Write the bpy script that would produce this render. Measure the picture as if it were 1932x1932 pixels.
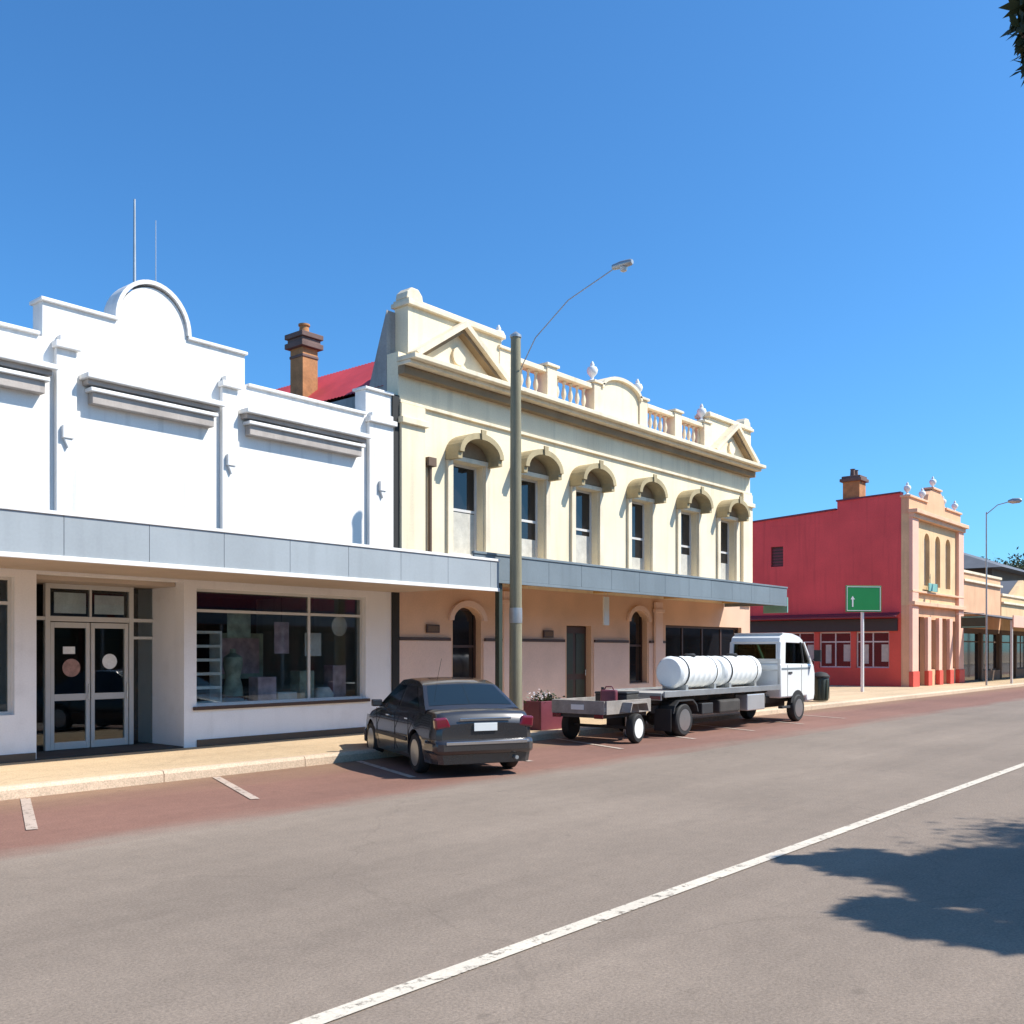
import bpy, bmesh, math, random
from mathutils import Vector, Matrix
import numpy as np
R = math.radians
random.seed(7); rng = np.random.default_rng(7)
scene = bpy.context.scene
for o in list(bpy.data.objects): bpy.data.objects.remove(o)

# ------------------------------------------------------------------ camera, sky, sun, exposure
# world frame: +X runs along the street, +Y points across it to the far shops, the camera stands over the origin
PX = 1932.0; FOC = 1850.0; TH = math.atan2(1559.0, FOC)
cd = bpy.data.cameras.new('camera'); cam = bpy.data.objects.new('camera', cd)
scene.collection.objects.link(cam); scene.camera = cam
cd.sensor_width = 36; cd.lens = 36 * FOC / PX; cd.shift_y = (1228.0 - 966.0) / PX
cd.clip_start = 0.1; cd.clip_end = 3000
cam.location = (0, 0, 1.8); cam.rotation_euler = (R(90), 0, TH - R(90))

SUN = Vector((0.45, -0.60, 0.85)).normalized()
w = bpy.data.worlds.new('World'); scene.world = w; w.use_nodes = True
nt = w.node_tree; nt.nodes.clear()
sky = nt.nodes.new('ShaderNodeTexSky'); sky.sky_type = 'NISHITA'; sky.sun_disc = False
sky.sun_elevation = math.asin(SUN.z); sky.sun_rotation = math.atan2(SUN.x, SUN.y)
sky.altitude = 300; sky.air_density = 1.0; sky.dust_density = 1.2; sky.ozone_density = 3.0
bg = nt.nodes.new('ShaderNodeBackground'); bg.inputs['Strength'].default_value = 0.115
wo = nt.nodes.new('ShaderNodeOutputWorld')
tint = nt.nodes.new('ShaderNodeMix'); tint.data_type = 'RGBA'; tint.blend_type = 'MULTIPLY'; tint.inputs[0].default_value = 1
tint.inputs[7].default_value = (.45, .93, 1.28, 1); nt.links.new(sky.outputs[0], tint.inputs[6])
nt.links.new(tint.outputs[2], bg.inputs[0]); nt.links.new(bg.outputs[0], wo.inputs[0])
sl = bpy.data.lights.new('sun', 'SUN'); sl.energy = 5.0; sl.angle = R(0.53); sl.color = (1.0, 0.945, 0.86)
so = bpy.data.objects.new('sun', sl); scene.collection.objects.link(so)
so.rotation_euler = SUN.to_track_quat('Z', 'Y').to_euler(); so.location = (10, -20, 30)
vs = scene.view_settings; scene.display_settings.display_device = 'sRGB'
vs.view_transform = 'Standard'; vs.look = 'None'; vs.exposure = 0.5; vs.gamma = 1; vs.use_curve_mapping = False
scene.render.engine = 'CYCLES'; scene.render.resolution_x = 1024; scene.render.resolution_y = 1024
scene.cycles.max_bounces = 8; scene.cycles.transparent_max_bounces = 12

# ------------------------------------------------------------------ helpers
COL = scene.collection
def tag(o, label=None, cat=None, group=None, kind=None):
    if label: o['label'] = label
    if cat: o['category'] = cat
    if group: o['group'] = group
    if kind: o['kind'] = kind
    return o
def thing(name, label, cat, loc=(0, 0, 0), rz=0.0, group=None):
    o = bpy.data.objects.new(name, None); COL.objects.link(o); o.empty_display_size = 0.3
    o.location = loc; o.rotation_euler = (0, 0, rz)
    return tag(o, label, cat, group)
class MB:
    def __init__(s): s.v = []; s.f = []; s.smooth = None
    def add(s, vs_, fs_):
        b = len(s.v); s.v += [tuple(p) for p in vs_]; s.f += [tuple(b + i for i in f) for f in fs_]; return s
    def box(s, x0, x1, y0, y1, z0, z1):
        return s.add([(x0,y0,z0),(x1,y0,z0),(x1,y1,z0),(x0,y1,z0),(x0,y0,z1),(x1,y0,z1),(x1,y1,z1),(x0,y1,z1)],
                     [(0,3,2,1),(4,5,6,7),(0,1,5,4),(1,2,6,5),(2,3,7,6),(3,0,4,7)])
    def prism(s, poly, a, b, axis='y'):
        n = len(poly)
        def P(p, t):
            return (p[0], t, p[1]) if axis == 'y' else ((t, p[0], p[1]) if axis == 'x' else (p[0], p[1], t))
        return s.add([P(p, a) for p in poly] + [P(p, b) for p in poly],
                     [tuple(range(n)), tuple(range(2*n-1, n-1, -1))] + [(i, i+n, (i+1) % n + n, (i+1) % n) for i in range(n)])
    def tube(s, pts, rad, n=10, cap=True):
        pts = [Vector(p) for p in pts]
        if not isinstance(rad, (list, tuple)): rad = [rad]*len(pts)
        rings = []
        for i, p in enumerate(pts):
            d = (pts[min(i+1, len(pts)-1)] - pts[max(i-1, 0)]).normalized()
            u = d.orthogonal().normalized() if abs(d.z) > .95 else d.cross(Vector((0, 0, 1))).normalized()
            if abs(d.z) > .95: u = Vector((1, 0, 0))
            v = d.cross(u).normalized(); u = v.cross(d).normalized()
            rings.append([p + (u*math.cos(2*math.pi*k/n) + v*math.sin(2*math.pi*k/n))*rad[i] for k in range(n)])
        vv = [q for r in rings for q in r]; ff = []
        for i in range(len(pts)-1):
            for k in range(n): ff.append((i*n+k, i*n+(k+1) % n, (i+1)*n+(k+1) % n, (i+1)*n+k))
        if cap: ff += [tuple(range(n-1, -1, -1)), tuple((len(pts)-1)*n+k for k in range(n))]
        return s.add(vv, ff)
    def lathe(s, prof, c=(0, 0, 0), n=16, axis='z'):
        vv = []
        for r, h in prof:
            for k in range(n):
                a = 2*math.pi*k/n; p = (r*math.cos(a), r*math.sin(a), h)
                if axis == 'y': p = (p[0], p[2], p[1])
                if axis == 'x': p = (p[2], p[0], p[1])
                vv.append((p[0]+c[0], p[1]+c[1], p[2]+c[2]))
        m = len(prof); ff = [(i*n+k, i*n+(k+1) % n, (i+1)*n+(k+1) % n, (i+1)*n+k) for i in range(m-1) for k in range(n)]
        ff += [tuple(range(n-1, -1, -1)), tuple((m-1)*n+k for k in range(n))]
        return s.add(vv, ff)
    def grid(s, rows, close=False):
        n = len(rows[0]); b = [p for r in rows for p in r]; ff = []
        for i in range(len(rows)-1):
            for k in range(n-1 if not close else n):
                ff.append((i*n+k, i*n+(k+1) % n, (i+1)*n+(k+1) % n, (i+1)*n+k))
        return s.add(b, ff)
    def mesh(s, name, m, smooth=False, flip=True):
        me = bpy.data.meshes.new(name); me.from_pydata([tuple(p) for p in s.v], [], s.f)
        if flip:
            bm = bmesh.new(); bm.from_mesh(me); bmesh.ops.recalc_face_normals(bm, faces=bm.faces); bm.to_mesh(me); bm.free()
        me.materials.append(m)
        if smooth:
            me.shade_smooth()
            try: me.set_sharp_from_angle(angle=R(38))
            except Exception: pass
        return me
def part(name, mb, m, parent=None, loc=(0, 0, 0), rz=0.0, bev=0.0, smooth=False, label=None, flip=True):
    me = mb.mesh(name, m, smooth, flip) if isinstance(mb, MB) else mb
    o = bpy.data.objects.new(name, me); COL.objects.link(o)
    if parent is not None:
        o.parent = parent
    o.location = loc; o.rotation_euler = (0, 0, rz)
    if label: o['label'] = label
    if bev:
        b = o.modifiers.new('bevel', 'BEVEL'); b.width = bev; b.segments = 2; b.limit_method = 'ANGLE'; b.angle_limit = R(40)
    return o
def struct(name, mb, m, kind='structure', **k):
    return tag(part(name, mb, m, **k), kind=kind)
def copy_tree(o, parent=None):
    c = o.copy(); COL.objects.link(c); c.parent = parent
    for ch in list(o.children): copy_tree(ch, c)
    return c

# ------------------------------------------------------------------ materials
def mat(name, col, rough=.8, var=.12, scale=1.2, fine=.06, fscale=30, bump=.15, streak=0.0, metal=0.0, coat=0.0, dirt=0.0,
        dirtcol=(.16, .12, .09), bdist=.01, spec=.5, stretch=(1, 1, 1)):
    m = bpy.data.materials.new(name); m.use_nodes = True; n = m.node_tree.nodes; l = m.node_tree.links
    b = n['Principled BSDF']; b.inputs['Roughness'].default_value = rough; b.inputs['Metallic'].default_value = metal
    b.inputs['Specular IOR Level'].default_value = spec
    if coat: b.inputs['Coat Weight'].default_value = coat; b.inputs['Coat Roughness'].default_value = .05
    tc = n.new('ShaderNodeTexCoord'); geo = n.new('ShaderNodeNewGeometry')
    mp = n.new('ShaderNodeMapping'); mp.inputs['Scale'].default_value = stretch; l.new(geo.outputs['Position'], mp.inputs[0])
    def noise(sc, det=4, src=mp):
        t = n.new('ShaderNodeTexNoise'); t.inputs['Scale'].default_value = sc; t.inputs['Detail'].default_value = det
        l.new(src.outputs[0], t.inputs['Vector']); return t
    cur = n.new('ShaderNodeRGB'); cur.outputs[0].default_value = (*col, 1); cur = cur.outputs[0]
    def mul(fac_out, lo, hi, a=.3, c=.7):
        nonlocal cur
        mr = n.new('ShaderNodeMapRange'); mr.inputs[1].default_value = a; mr.inputs[2].default_value = c
        mr.inputs[3].default_value = lo; mr.inputs[4].default_value = hi; l.new(fac_out, mr.inputs[0])
        mx = n.new('ShaderNodeMix'); mx.data_type = 'RGBA'; mx.blend_type = 'MULTIPLY'; mx.inputs[0].default_value = 1
        l.new(cur, mx.inputs[6]); cmb = n.new('ShaderNodeCombineColor')
        for i in range(3): l.new(mr.outputs[0], cmb.inputs[i])
        l.new(cmb.outputs[0], mx.inputs[7]); cur = mx.outputs[2]
    if var: mul(noise(scale).outputs[0], 1-var, 1+var*.6)
    nf = noise(fscale, 3)
    if fine: mul(nf.outputs[0], 1-fine, 1+fine)
    if streak:
        m2 = n.new('ShaderNodeMapping'); m2.inputs['Scale'].default_value = (5, 5, .35); l.new(geo.outputs['Position'], m2.inputs[0])
        mul(noise(1.0, 5, m2).outputs[0], 1, 1-streak, .52, .75)
    if dirt:
        t = noise(2.3, 8); mr = n.new('ShaderNodeMapRange'); mr.inputs[1].default_value = .55; mr.inputs[2].default_value = .75
        mr.inputs[4].default_value = dirt; l.new(t.outputs[0], mr.inputs[0])
        mx = n.new('ShaderNodeMix'); mx.data_type = 'RGBA'; l.new(mr.outputs[0], mx.inputs[0]); l.new(cur, mx.inputs[6])
        mx.inputs[7].default_value = (*dirtcol, 1); cur = mx.outputs[2]
    l.new(cur, b.inputs['Base Color'])
    if bump:
        bp = n.new('ShaderNodeBump'); bp.inputs['Strength'].default_value = bump; bp.inputs['Distance'].default_value = bdist
        l.new(nf.outputs[0], bp.inputs['Height']); l.new(bp.outputs[0], b.inputs['Normal'])
    return m
def clear_glass(name, tint=(.92, .95, .94)):
    m = bpy.data.materials.new(name); m.use_nodes = True; n = m.node_tree.nodes; l = m.node_tree.links; n.clear()
    o = n.new('ShaderNodeOutputMaterial'); g = n.new('ShaderNodeBsdfGlossy'); g.inputs['Roughness'].default_value = .02
    t = n.new('ShaderNodeBsdfTransparent'); t.inputs[0].default_value = (*tint, 1); x = n.new('ShaderNodeMixShader')
    f = n.new('ShaderNodeFresnel'); f.inputs[0].default_value = 1.5
    l.new(f.outputs[0], x.inputs[0]); l.new(t.outputs[0], x.inputs[1]); l.new(g.outputs[0], x.inputs[2]); l.new(x.outputs[0], o.inputs[0])
    return m
M = dict(
    taupe=mat('taupe_moulding', (.42, .37, .33), .85, .15, 2, .05, 30, .15, streak=.2),
    olive=mat('olive_tan_render', (.40, .32, .18), .85, .18, 2, .06, 30, .2, streak=.2),
    umber=mat('umber_moulding', (.27, .19, .11), .85, .2, 2, .06, 30, .2),
    white=mat('white_render', (.79, .765, .725), .85, .08, .6, .03, 40, .12, streak=.22),
    shopfront=mat('shopfront_white', (.84, .82, .82), .7, .06, .8, .03, 40, .1, streak=.05, dirt=.12),
    trim=mat('white_trim', (.78, .765, .735), .75, .06, 1, .03, 30, .1, streak=.15),
    fascia=mat('fascia_blue_grey', (.33, .365, .385), .55, .10, .9, .03, 25, .05, streak=.10),
    fascia2=mat('fascia_slate', (.17, .205, .225), .55, .12, .9, .04, 25, .05, streak=.12),
    soffit=mat('soffit_boards', (.50, .40, .32), .8, .10, 1, .05, 30, .1),
    soffit2=mat('soffit_ochre', (.62, .42, .18), .8, .10, 1, .05, 30, .1),
    cream=mat('cream_render', (.82, .70, .49), .85, .10, .9, .05, 30, .2, streak=.16),
    creamtrim=mat('cream_trim', (.78, .67, .49), .85, .14, 1.5, .05, 30, .2, streak=.22),
    urn=mat('white_urn', (.80, .80, .78), .7, .08, 6),
    sidewall=mat('grey_side_render', (.36, .34, .32), .9, .18, .8, .08, 20, .25, streak=.3),
    ochre=mat('ochre_wall', (.70, .46, .32), .8, .12, 1, .05, 30, .15),
    pinkish=mat('pink_beige_wall', (.76, .56, .47), .8, .10, 1, .05, 30, .15),
    darktrim=mat('dark_brown_paint', (.06, .03, .022), .5, .1, 3, .05),
    post=mat('dark_green_paint', (.035, .045, .03), .45, .15, 3, .05),
    redroof=mat('red_roof_iron', (.52, .055, .06), .5, .20, 1.2, .05, 12, .1),
    chimney=mat('orange_brick', (.46, .21, .085), .9, .25, 3, .1, 25, .4, dirt=.35, dirtcol=(.07, .045, .035)),
    chimcap=mat('chimney_cap', (.16, .10, .085), .9, .2, 3),
    redwall=mat('red_side_paint', (.74, .095, .095), .8, .16, .5, .06, 20, .2, streak=.15),
    redbase=mat('red_base_paint', (.66, .09, .06), .7, .1, 1),
    peach=mat('peach_render', (.74, .42, .24), .85, .12, 1, .05, 30, .15, streak=.15),
    tanstone=mat('tan_render', (.74, .50, .27), .85, .15, 1, .06, 30, .2, streak=.15),
    pinkpil=mat('pink_pilaster', (.80, .47, .35), .85, .08, 1),
    greyiron=mat('grey_roof_iron', (.12, .12, .125), .6, .15, 1),
    brown=mat('brown_board', (.14, .09, .06), .8, .15, 1),
    steel=mat('aluminium', (.55, .55, .55), .4, .05, 3, .02, 30, .02, metal=.6),
    frame=mat('painted_frame', (.60, .58, .55), .5, .06, 3, .02),
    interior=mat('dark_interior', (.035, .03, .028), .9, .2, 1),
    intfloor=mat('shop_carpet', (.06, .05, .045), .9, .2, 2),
    stock=mat('pale_stock', (.88, .88, .86), .7, .15, 4),
    stock2=mat('green_grey_stock', (.40, .46, .38), .8, .4, 5),
    stock3=mat('mauve_stock', (.62, .45, .52), .8, .4, 5),
    poster=mat('poster_pink', (.42, .24, .20), .6, .3, 12),
    darkglass=mat('dark_glass', (.012, .012, .015), .06, .1, 1, 0, 30, 0, spec=.6),
    curtain=mat('pale_blind', (.50, .48, .42), .8, .15, 5),
    glass=clear_glass('shop_glass'),
    pole=mat('weathered_timber_pole', (.24, .22, .145), .9, .25, 2, .12, 40, .5, stretch=(6, 6, .4)),
    galv=mat('galvanised', (.42, .43, .43), .45, .15, 3, .05, 30, .05, metal=.7),
    green=mat('sign_green', (.012, .25, .06), .45, .04, 3, .02, 30, 0),
    signwhite=mat('sign_white', (.75, .77, .75), .4, .03, 3, .02, 30, 0),
    salmontrim=mat('salmon_trim', (.76, .47, .30), .85, .12, 1.5, .05, 30, .15),
    teal=mat('teal_board', (.20, .42, .36), .6, .1, 3),
    carpaint=mat('charcoal_car_paint', (.055, .050, .050), .26, .08, 2, .03, 60, 0, metal=.45, coat=.8),
    black=mat('black_rubber', (.018, .018, .018), .75, .1, 5, .05, 60, .1),
    blackpl=mat('black_plastic', (.03, .03, .03), .55, .1, 5),
    carglass=mat('tinted_car_glass', (.012, .018, .02), .04, .0, 1, 0, 30, 0, spec=.8),
    chrome=mat('chrome', (.7, .7, .72), .15, 0, 1, 0, 30, 0, metal=1),
    rim=mat('alloy_rim', (.45, .46, .47), .3, .05, 3, 0, 30, 0, metal=.9),
    redlens=mat('red_lens', (.16, .008, .02), .12, .05, 3, 0, 30, 0, coat=1),
    amber=mat('amber_lens', (.7, .2, .01), .2, 0),
    truckwhite=mat('white_truck_paint', (.78, .80, .78), .3, .03, 2, .02, 30, 0, coat=.6, dirt=.05),
    tank=mat('white_poly_tank', (.80, .82, .81), .4, .04, 2, .02),
    chassis=mat('chassis_grime', (.05, .045, .04), .8, .3, 4, .1),
    deck=mat('worn_aluminium_deck', (.50, .48, .44), .5, .2, 3, .06, 30, .1, metal=.3),
    olddeck=mat('old_trailer_paint', (.30, .27, .24), .7, .3, 3, .08, 30, .15, dirt=.5),
    maroon=mat('maroon_paint', (.16, .035, .05), .5, .12, 3),
    soil=mat('dark_soil', (.06, .04, .03), .95, .3, 8),
    bark=mat('gum_bark', (.22, .17, .13), .9, .4, 3, .15, 25, .6, stretch=(1, 1, .3)),
    branch=mat('twig_bark', (.10, .07, .05), .9, .3, 6),
)
def leafmat(name, c1, c2):
    m = bpy.data.materials.new(name); m.use_nodes = True; n = m.node_tree.nodes; l = m.node_tree.links; n.clear()
    o = n.new('ShaderNodeOutputMaterial'); p = n.new('ShaderNodeBsdfPrincipled'); p.inputs['Roughness'].default_value = .5
    t = n.new('ShaderNodeBsdfTranslucent'); x = n.new('ShaderNodeMixShader'); x.inputs[0].default_value = .25
    g = n.new('ShaderNodeNewGeometry'); r = n.new('ShaderNodeValToRGB'); r.color_ramp.elements[0].color = (*c1, 1); r.color_ramp.elements[1].color = (*c2, 1)
    l.new(g.outputs['Random Per Island'], r.inputs[0]); l.new(r.outputs[0], p.inputs['Base Color']); l.new(r.outputs[0], t.inputs[0])
    l.new(p.outputs[0], x.inputs[1]); l.new(t.outputs[0], x.inputs[2]); l.new(x.outputs[0], o.inputs[0]); return m
M['cabglass'] = clear_glass('truck_glass', (.45, .55, .48))
M['leaf'] = leafmat('gum_leaves', (.045, .065, .02), (.10, .11, .035))
M['leafdark'] = leafmat('dark_leaves', (.03, .045, .018), (.075, .085, .035))
M['flower'] = leafmat('white_petals', (.7, .6, .6), (.85, .8, .8))

def roadmat(name, col, red=False):
    m = bpy.data.materials.new(name); m.use_nodes = True; n = m.node_tree.nodes; l = m.node_tree.links
    b = n['Principled BSDF']; b.inputs['Roughness'].default_value = .88; b.inputs['Specular IOR Level'].default_value = .3
    geo = n.new('ShaderNodeNewGeometry')
    def noise(sc, det, st=(1, 1, 1), rough=.6):
        mp = n.new('ShaderNodeMapping'); mp.inputs['Scale'].default_value = st; l.new(geo.outputs['Position'], mp.inputs[0])
        t = n.new('ShaderNodeTexNoise'); t.inputs['Scale'].default_value = sc; t.inputs['Detail'].default_value = det
        t.inputs['Roughness'].default_value = rough; l.new(mp.outputs[0], t.inputs['Vector']); return t.outputs[0]
    cur = n.new('ShaderNodeRGB'); cur.outputs[0].default_value = (*col, 1); cur = cur.outputs[0]
    def mul(f, a, c, lo, hi):
        nonlocal cur
        mr = n.new('ShaderNodeMapRange'); l.new(f, mr.inputs[0])
        for i, v in enumerate((a, c, lo, hi)): mr.inputs[1+i].default_value = v
        mx = n.new('ShaderNodeMix'); mx.data_type = 'RGBA'; mx.blend_type = 'MULTIPLY'; mx.inputs[0].default_value = 1
        cc = n.new('ShaderNodeCombineColor')
        for i in range(3): l.new(mr.outputs[0], cc.inputs[i])
        l.new(cur, mx.inputs[6]); l.new(cc.outputs[0], mx.inputs[7]); cur = mx.outputs[2]
    if red:      # the red seal is worn off towards the traffic lane
        sp3 = n.new('ShaderNodeSeparateXYZ'); l.new(geo.outputs['Position'], sp3.inputs[0])
        ad2 = n.new('ShaderNodeMath'); ad2.operation = 'MULTIPLY_ADD'; l.new(noise(1.1, 7, (.3, 1, 1)), ad2.inputs[0]); ad2.inputs[1].default_value = 1.6; l.new(sp3.outputs[1], ad2.inputs[2])
        mr2 = n.new('ShaderNodeMapRange'); mr2.inputs[1].default_value = 9.45; mr2.inputs[2].default_value = 10.2; l.new(ad2.outputs[0], mr2.inputs[0])
        mx2 = n.new('ShaderNodeMix'); mx2.data_type = 'RGBA'; l.new(mr2.outputs[0], mx2.inputs[0]); l.new(cur, mx2.inputs[6]); mx2.inputs[7].default_value = (.225, .118, .088, 1); cur = mx2.outputs[2]
        mr4 = n.new('ShaderNodeMapRange'); mr4.inputs[1].default_value = 11.9; mr4.inputs[2].default_value = 13.1; mr4.inputs[4].default_value = .8; l.new(ad2.outputs[0], mr4.inputs[0])
        mx4 = n.new('ShaderNodeMix'); mx4.data_type = 'RGBA'; l.new(mr4.outputs[0], mx4.inputs[0]); l.new(cur, mx4.inputs[6]); mx4.inputs[7].default_value = (.26, .165, .10, 1); cur = mx4.outputs[2]
    mul(noise(.25, 5), .35, .65, .90, 1.08)
    mul(noise(1.0, 6, (.05, .9, 1)), .35, .7, .88, 1.07)
    mul(noise(6, 6), .3, .7, .93, 1.06)
    f = noise(48, 4, rough=.85); mul(f, .32, .68, .70, 1.30)
    mul(noise(3.2, 3), .68, .74, 1.0, .80)
    v = n.new('ShaderNodeTexVoronoi'); v.feature = 'DISTANCE_TO_EDGE'; v.inputs['Scale'].default_value = .32
    mpv = n.new('ShaderNodeMapping'); l.new(geo.outputs['Position'], mpv.inputs[0])
    nz = n.new('ShaderNodeTexNoise'); nz.inputs['Scale'].default_value = 1.5; nz.inputs['Detail'].default_value = 5; l.new(geo.outputs['Position'], nz.inputs['Vector'])
    ad = n.new('ShaderNodeMix'); ad.data_type = 'VECTOR'; ad.inputs[0].default_value = .35
    l.new(mpv.outputs[0], ad.inputs[4]); l.new(nz.outputs['Color'], ad.inputs[5]); l.new(ad.outputs[1], v.inputs['Vector'])
    mul(v.outputs['Distance'], 0, .004, .88, 1.0)
    mul(noise(.9, 9, (.35, 1, 1), .7), .56, .74, 1.0, .86)
    l.new(cur, b.inputs['Base Color'])
    bp = n.new('ShaderNodeBump'); bp.inputs['Strength'].default_value = .5; bp.inputs['Distance'].default_value = .008
    l.new(f, bp.inputs['Height']); l.new(bp.outputs[0], b.inputs['Normal']); return m
M['asphalt'] = roadmat('chip_seal', (.236, .187, .147))
M['redseal'] = roadmat('red_chip_seal', (.236, .187, .147), True)
M['concrete'] = roadmat('warm_footpath', (.54, .40, .25))
M['kerbc'] = roadmat('kerb_concrete', (.60, .46, .33))
M['earth'] = roadmat('dry_earth', (.30, .22, .14))
def paintmat():
    m = mat('worn_road_paint', (.60, .53, .43), .7, .10, 2, .1, 60, .2); n = m.node_tree.nodes; l = m.node_tree.links
    out = n['Material Output']; b = n['Principled BSDF']; t = n.new('ShaderNodeBsdfTransparent'); x = n.new('ShaderNodeMixShader')
    g = n.new('ShaderNodeNewGeometry'); z = n.new('ShaderNodeTexNoise'); z.inputs['Scale'].default_value = 9; z.inputs['Detail'].default_value = 9; z.inputs['Roughness'].default_value = .75
    mr = n.new('ShaderNodeMapRange'); mr.inputs[1].default_value = .34; mr.inputs[2].default_value = .46; l.new(g.outputs['Position'], z.inputs['Vector'])
    l.new(z.outputs[0], mr.inputs[0]); l.new(mr.outputs[0], x.inputs[0]); l.new(t.outputs[0], x.inputs[1]); l.new(b.outputs[0], x.inputs[2]); l.new(x.outputs[0], out.inputs[0]); return m
M['paint'] = paintmat()
M['oldpaint'] = paintmat(); M['oldpaint'].name = 'faded_bay_paint'
for q in M['oldpaint'].node_tree.nodes:
    if q.type == 'RGB': q.outputs[0].default_value = (.47, .37, .30, 1)

# ------------------------------------------------------------------ the ground
KERB = 12.3; FP = 0.15
def sheet(x0, x1, y0, y1, z): return MB().add([(x0,y0,z),(x1,y0,z),(x1,y1,z),(x0,y1,z)], [(0,1,2,3)])
struct('ground', sheet(-900, 1500, -900, 1100, -.02), M['earth'], flip=False)
struct('road', sheet(-120, 500, -4.7, 8.75, 0), M['asphalt'], flip=False)
struct('parking_lane', sheet(-120, 500, 8.75, KERB-.002, 0), M['redseal'], flip=False)
struct('footpath', MB().box(-120, 500, KERB+.16, 15.6, -.01, FP).box(30.6, 45.9, 15.6, 40, -.01, FP), M['concrete'])
struct('near_footpath', MB().box(-120, 500, -8.5, -4.86, -.01, FP), M['concrete'])
kerb = thing('kerb', None, None); kerb['kind'] = 'structure'
k0 = MB().prism([(0, -.01), (0, .11), (.03, FP+.006), (.155, FP+.006), (.155, -.01)], 0.006, 2.394, 'x').mesh('kerb_block', M['kerbc'])
for i in range(-4, 28):
    o = bpy.data.objects.new('kerb_block', k0); COL.objects.link(o); o.parent = kerb; o.location = (i*2.4, KERB, 0)
tag(part('kerb_block', MB().box(28*2.4, 500, KERB, KERB+.155, -.01, FP+.006), M['kerbc'], kerb), kind='stuff')
nk = struct('near_kerb', MB().box(-120, 500, -4.86, -4.7, -.01, FP+.005), M['kerbc'])
struct('centre_line', sheet(-100, 480, 3.73, 3.855, .008), M['paint'], flip=False)
# 70 degree bay marks, short ticks running out from the kerb
pl = thing('parking_bay_lines', None, None); pl['kind'] = 'structure'
dx, dy = math.cos(R(68)), math.sin(R(68))
for i, kx in enumerate((2.65, 5.3, 7.95, 10.6, 13.25, 15.9, 18.55, 21.2, 23.85, 26.5)):
    a = Vector((kx, 12.2, .009)); b = a - Vector((dx, dy, 0))*2.35; s = Vector((dy, -dx, 0))*.055
    part('bay_line', MB().add([a-s, a+s, b+s, b-s], [(0,1,2,3)]), M['oldpaint'], pl, flip=True)

# ------------------------------------------------------------------ building helpers
def wall(x0, x1, z0, z1, y0, y1, holes=(), axis='y', arches=False):
    """a wall sheet with real thickness and openings (xa, xb, za, zb[, 'arch'])"""
    mb = MB(); xs = sorted({x0, x1, *[h[0] for h in holes], *[h[1] for h in holes]}); zs = sorted({z0, z1, *[h[2] for h in holes], *[h[3] for h in holes]})
    def P(x, y, z): return (x, y, z) if axis == 'y' else (y, x, z)
    def solid(i, j):
        if i < 0 or j < 0 or i >= len(xs)-1 or j >= len(zs)-1: return False
        cx = (xs[i]+xs[i+1])/2; cz = (zs[j]+zs[j+1])/2
        return not any(h[0] < cx < h[1] and h[2] < cz < h[3] for h in holes)
    for i in range(len(xs)-1):
        for j in range(len(zs)-1):
            if not solid(i, j): continue
            a, b, c, d = xs[i], xs[i+1], zs[j], zs[j+1]
            mb.add([P(a,y0,c),P(b,y0,c),P(b,y0,d),P(a,y0,d)], [(0,1,2,3)]); mb.add([P(a,y1,c),P(b,y1,c),P(b,y1,d),P(a,y1,d)], [(0,3,2,1)])
            if not solid(i-1, j): mb.add([P(a,y0,c),P(a,y0,d),P(a,y1,d),P(a,y1,c)], [(0,1,2,3)])
            if not solid(i+1, j): mb.add([P(b,y0,c),P(b,y0,d),P(b,y1,d),P(b,y1,c)], [(0,3,2,1)])
            if not solid(i, j-1): mb.add([P(a,y0,c),P(b,y0,c),P(b,y1,c),P(a,y1,c)], [(0,3,2,1)])
            if not solid(i, j+1): mb.add([P(a,y0,d),P(b,y0,d),P(b,y1,d),P(a,y1,d)], [(0,1,2,3)])
    for h in holes:
        if len(h) > 4:                      # fill the top corners so that the head is round
            cx = (h[0]+h[1])/2; r = (h[1]-h[0])/2; rise = h[5] if len(h) > 5 else r; zc = h[3]-rise
            for s in (-1, 1):
                arc = [(cx+s*r*math.cos(t), zc+rise*math.sin(t)) for t in [k*math.pi/2/8 for k in range(9)]]
                poly = arc + [(cx+s*r, h[3])]
                mb.prism([(p[0], p[1]) for p in poly], y0, y1, axis) if axis == 'y' else mb.add([P(p[0], y0, p[1]) for p in poly], [tuple(range(len(poly)))])
    bm = bmesh.new(); me = bpy.data.meshes.new('t'); me.from_pydata(mb.v, [], mb.f); bm.from_mesh(me)
    bmesh.ops.remove_doubles(bm, verts=bm.verts, dist=1e-4)
    out = MB(); out.v = [v.co[:] for v in bm.verts]; out.f = [tuple(v.index for v in f.verts) for f in bm.faces]
    bm.verts.ensure_lookup_table(); bm.free(); bpy.data.meshes.remove(me); return out
def frame_mb(w, h, t=.06, d=.06, mull=(), trans=()):
    mb = MB().box(-w/2, -w/2+t, 0, d, 0, h).box(w/2-t, w/2, 0, d, 0, h).box(-w/2+t, w/2-t, 0, d, 0, t).box(-w/2+t, w/2-t, 0, d, h-t, h)
    for m_ in mull: mb.box(m_-t/2, m_+t/2, 0.003, d-.003, t, h-t)
    for z in trans: mb.box(-w/2+t, w/2-t, 0.006, d-.006, z-t/2, z+t/2)
    return mb
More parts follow.
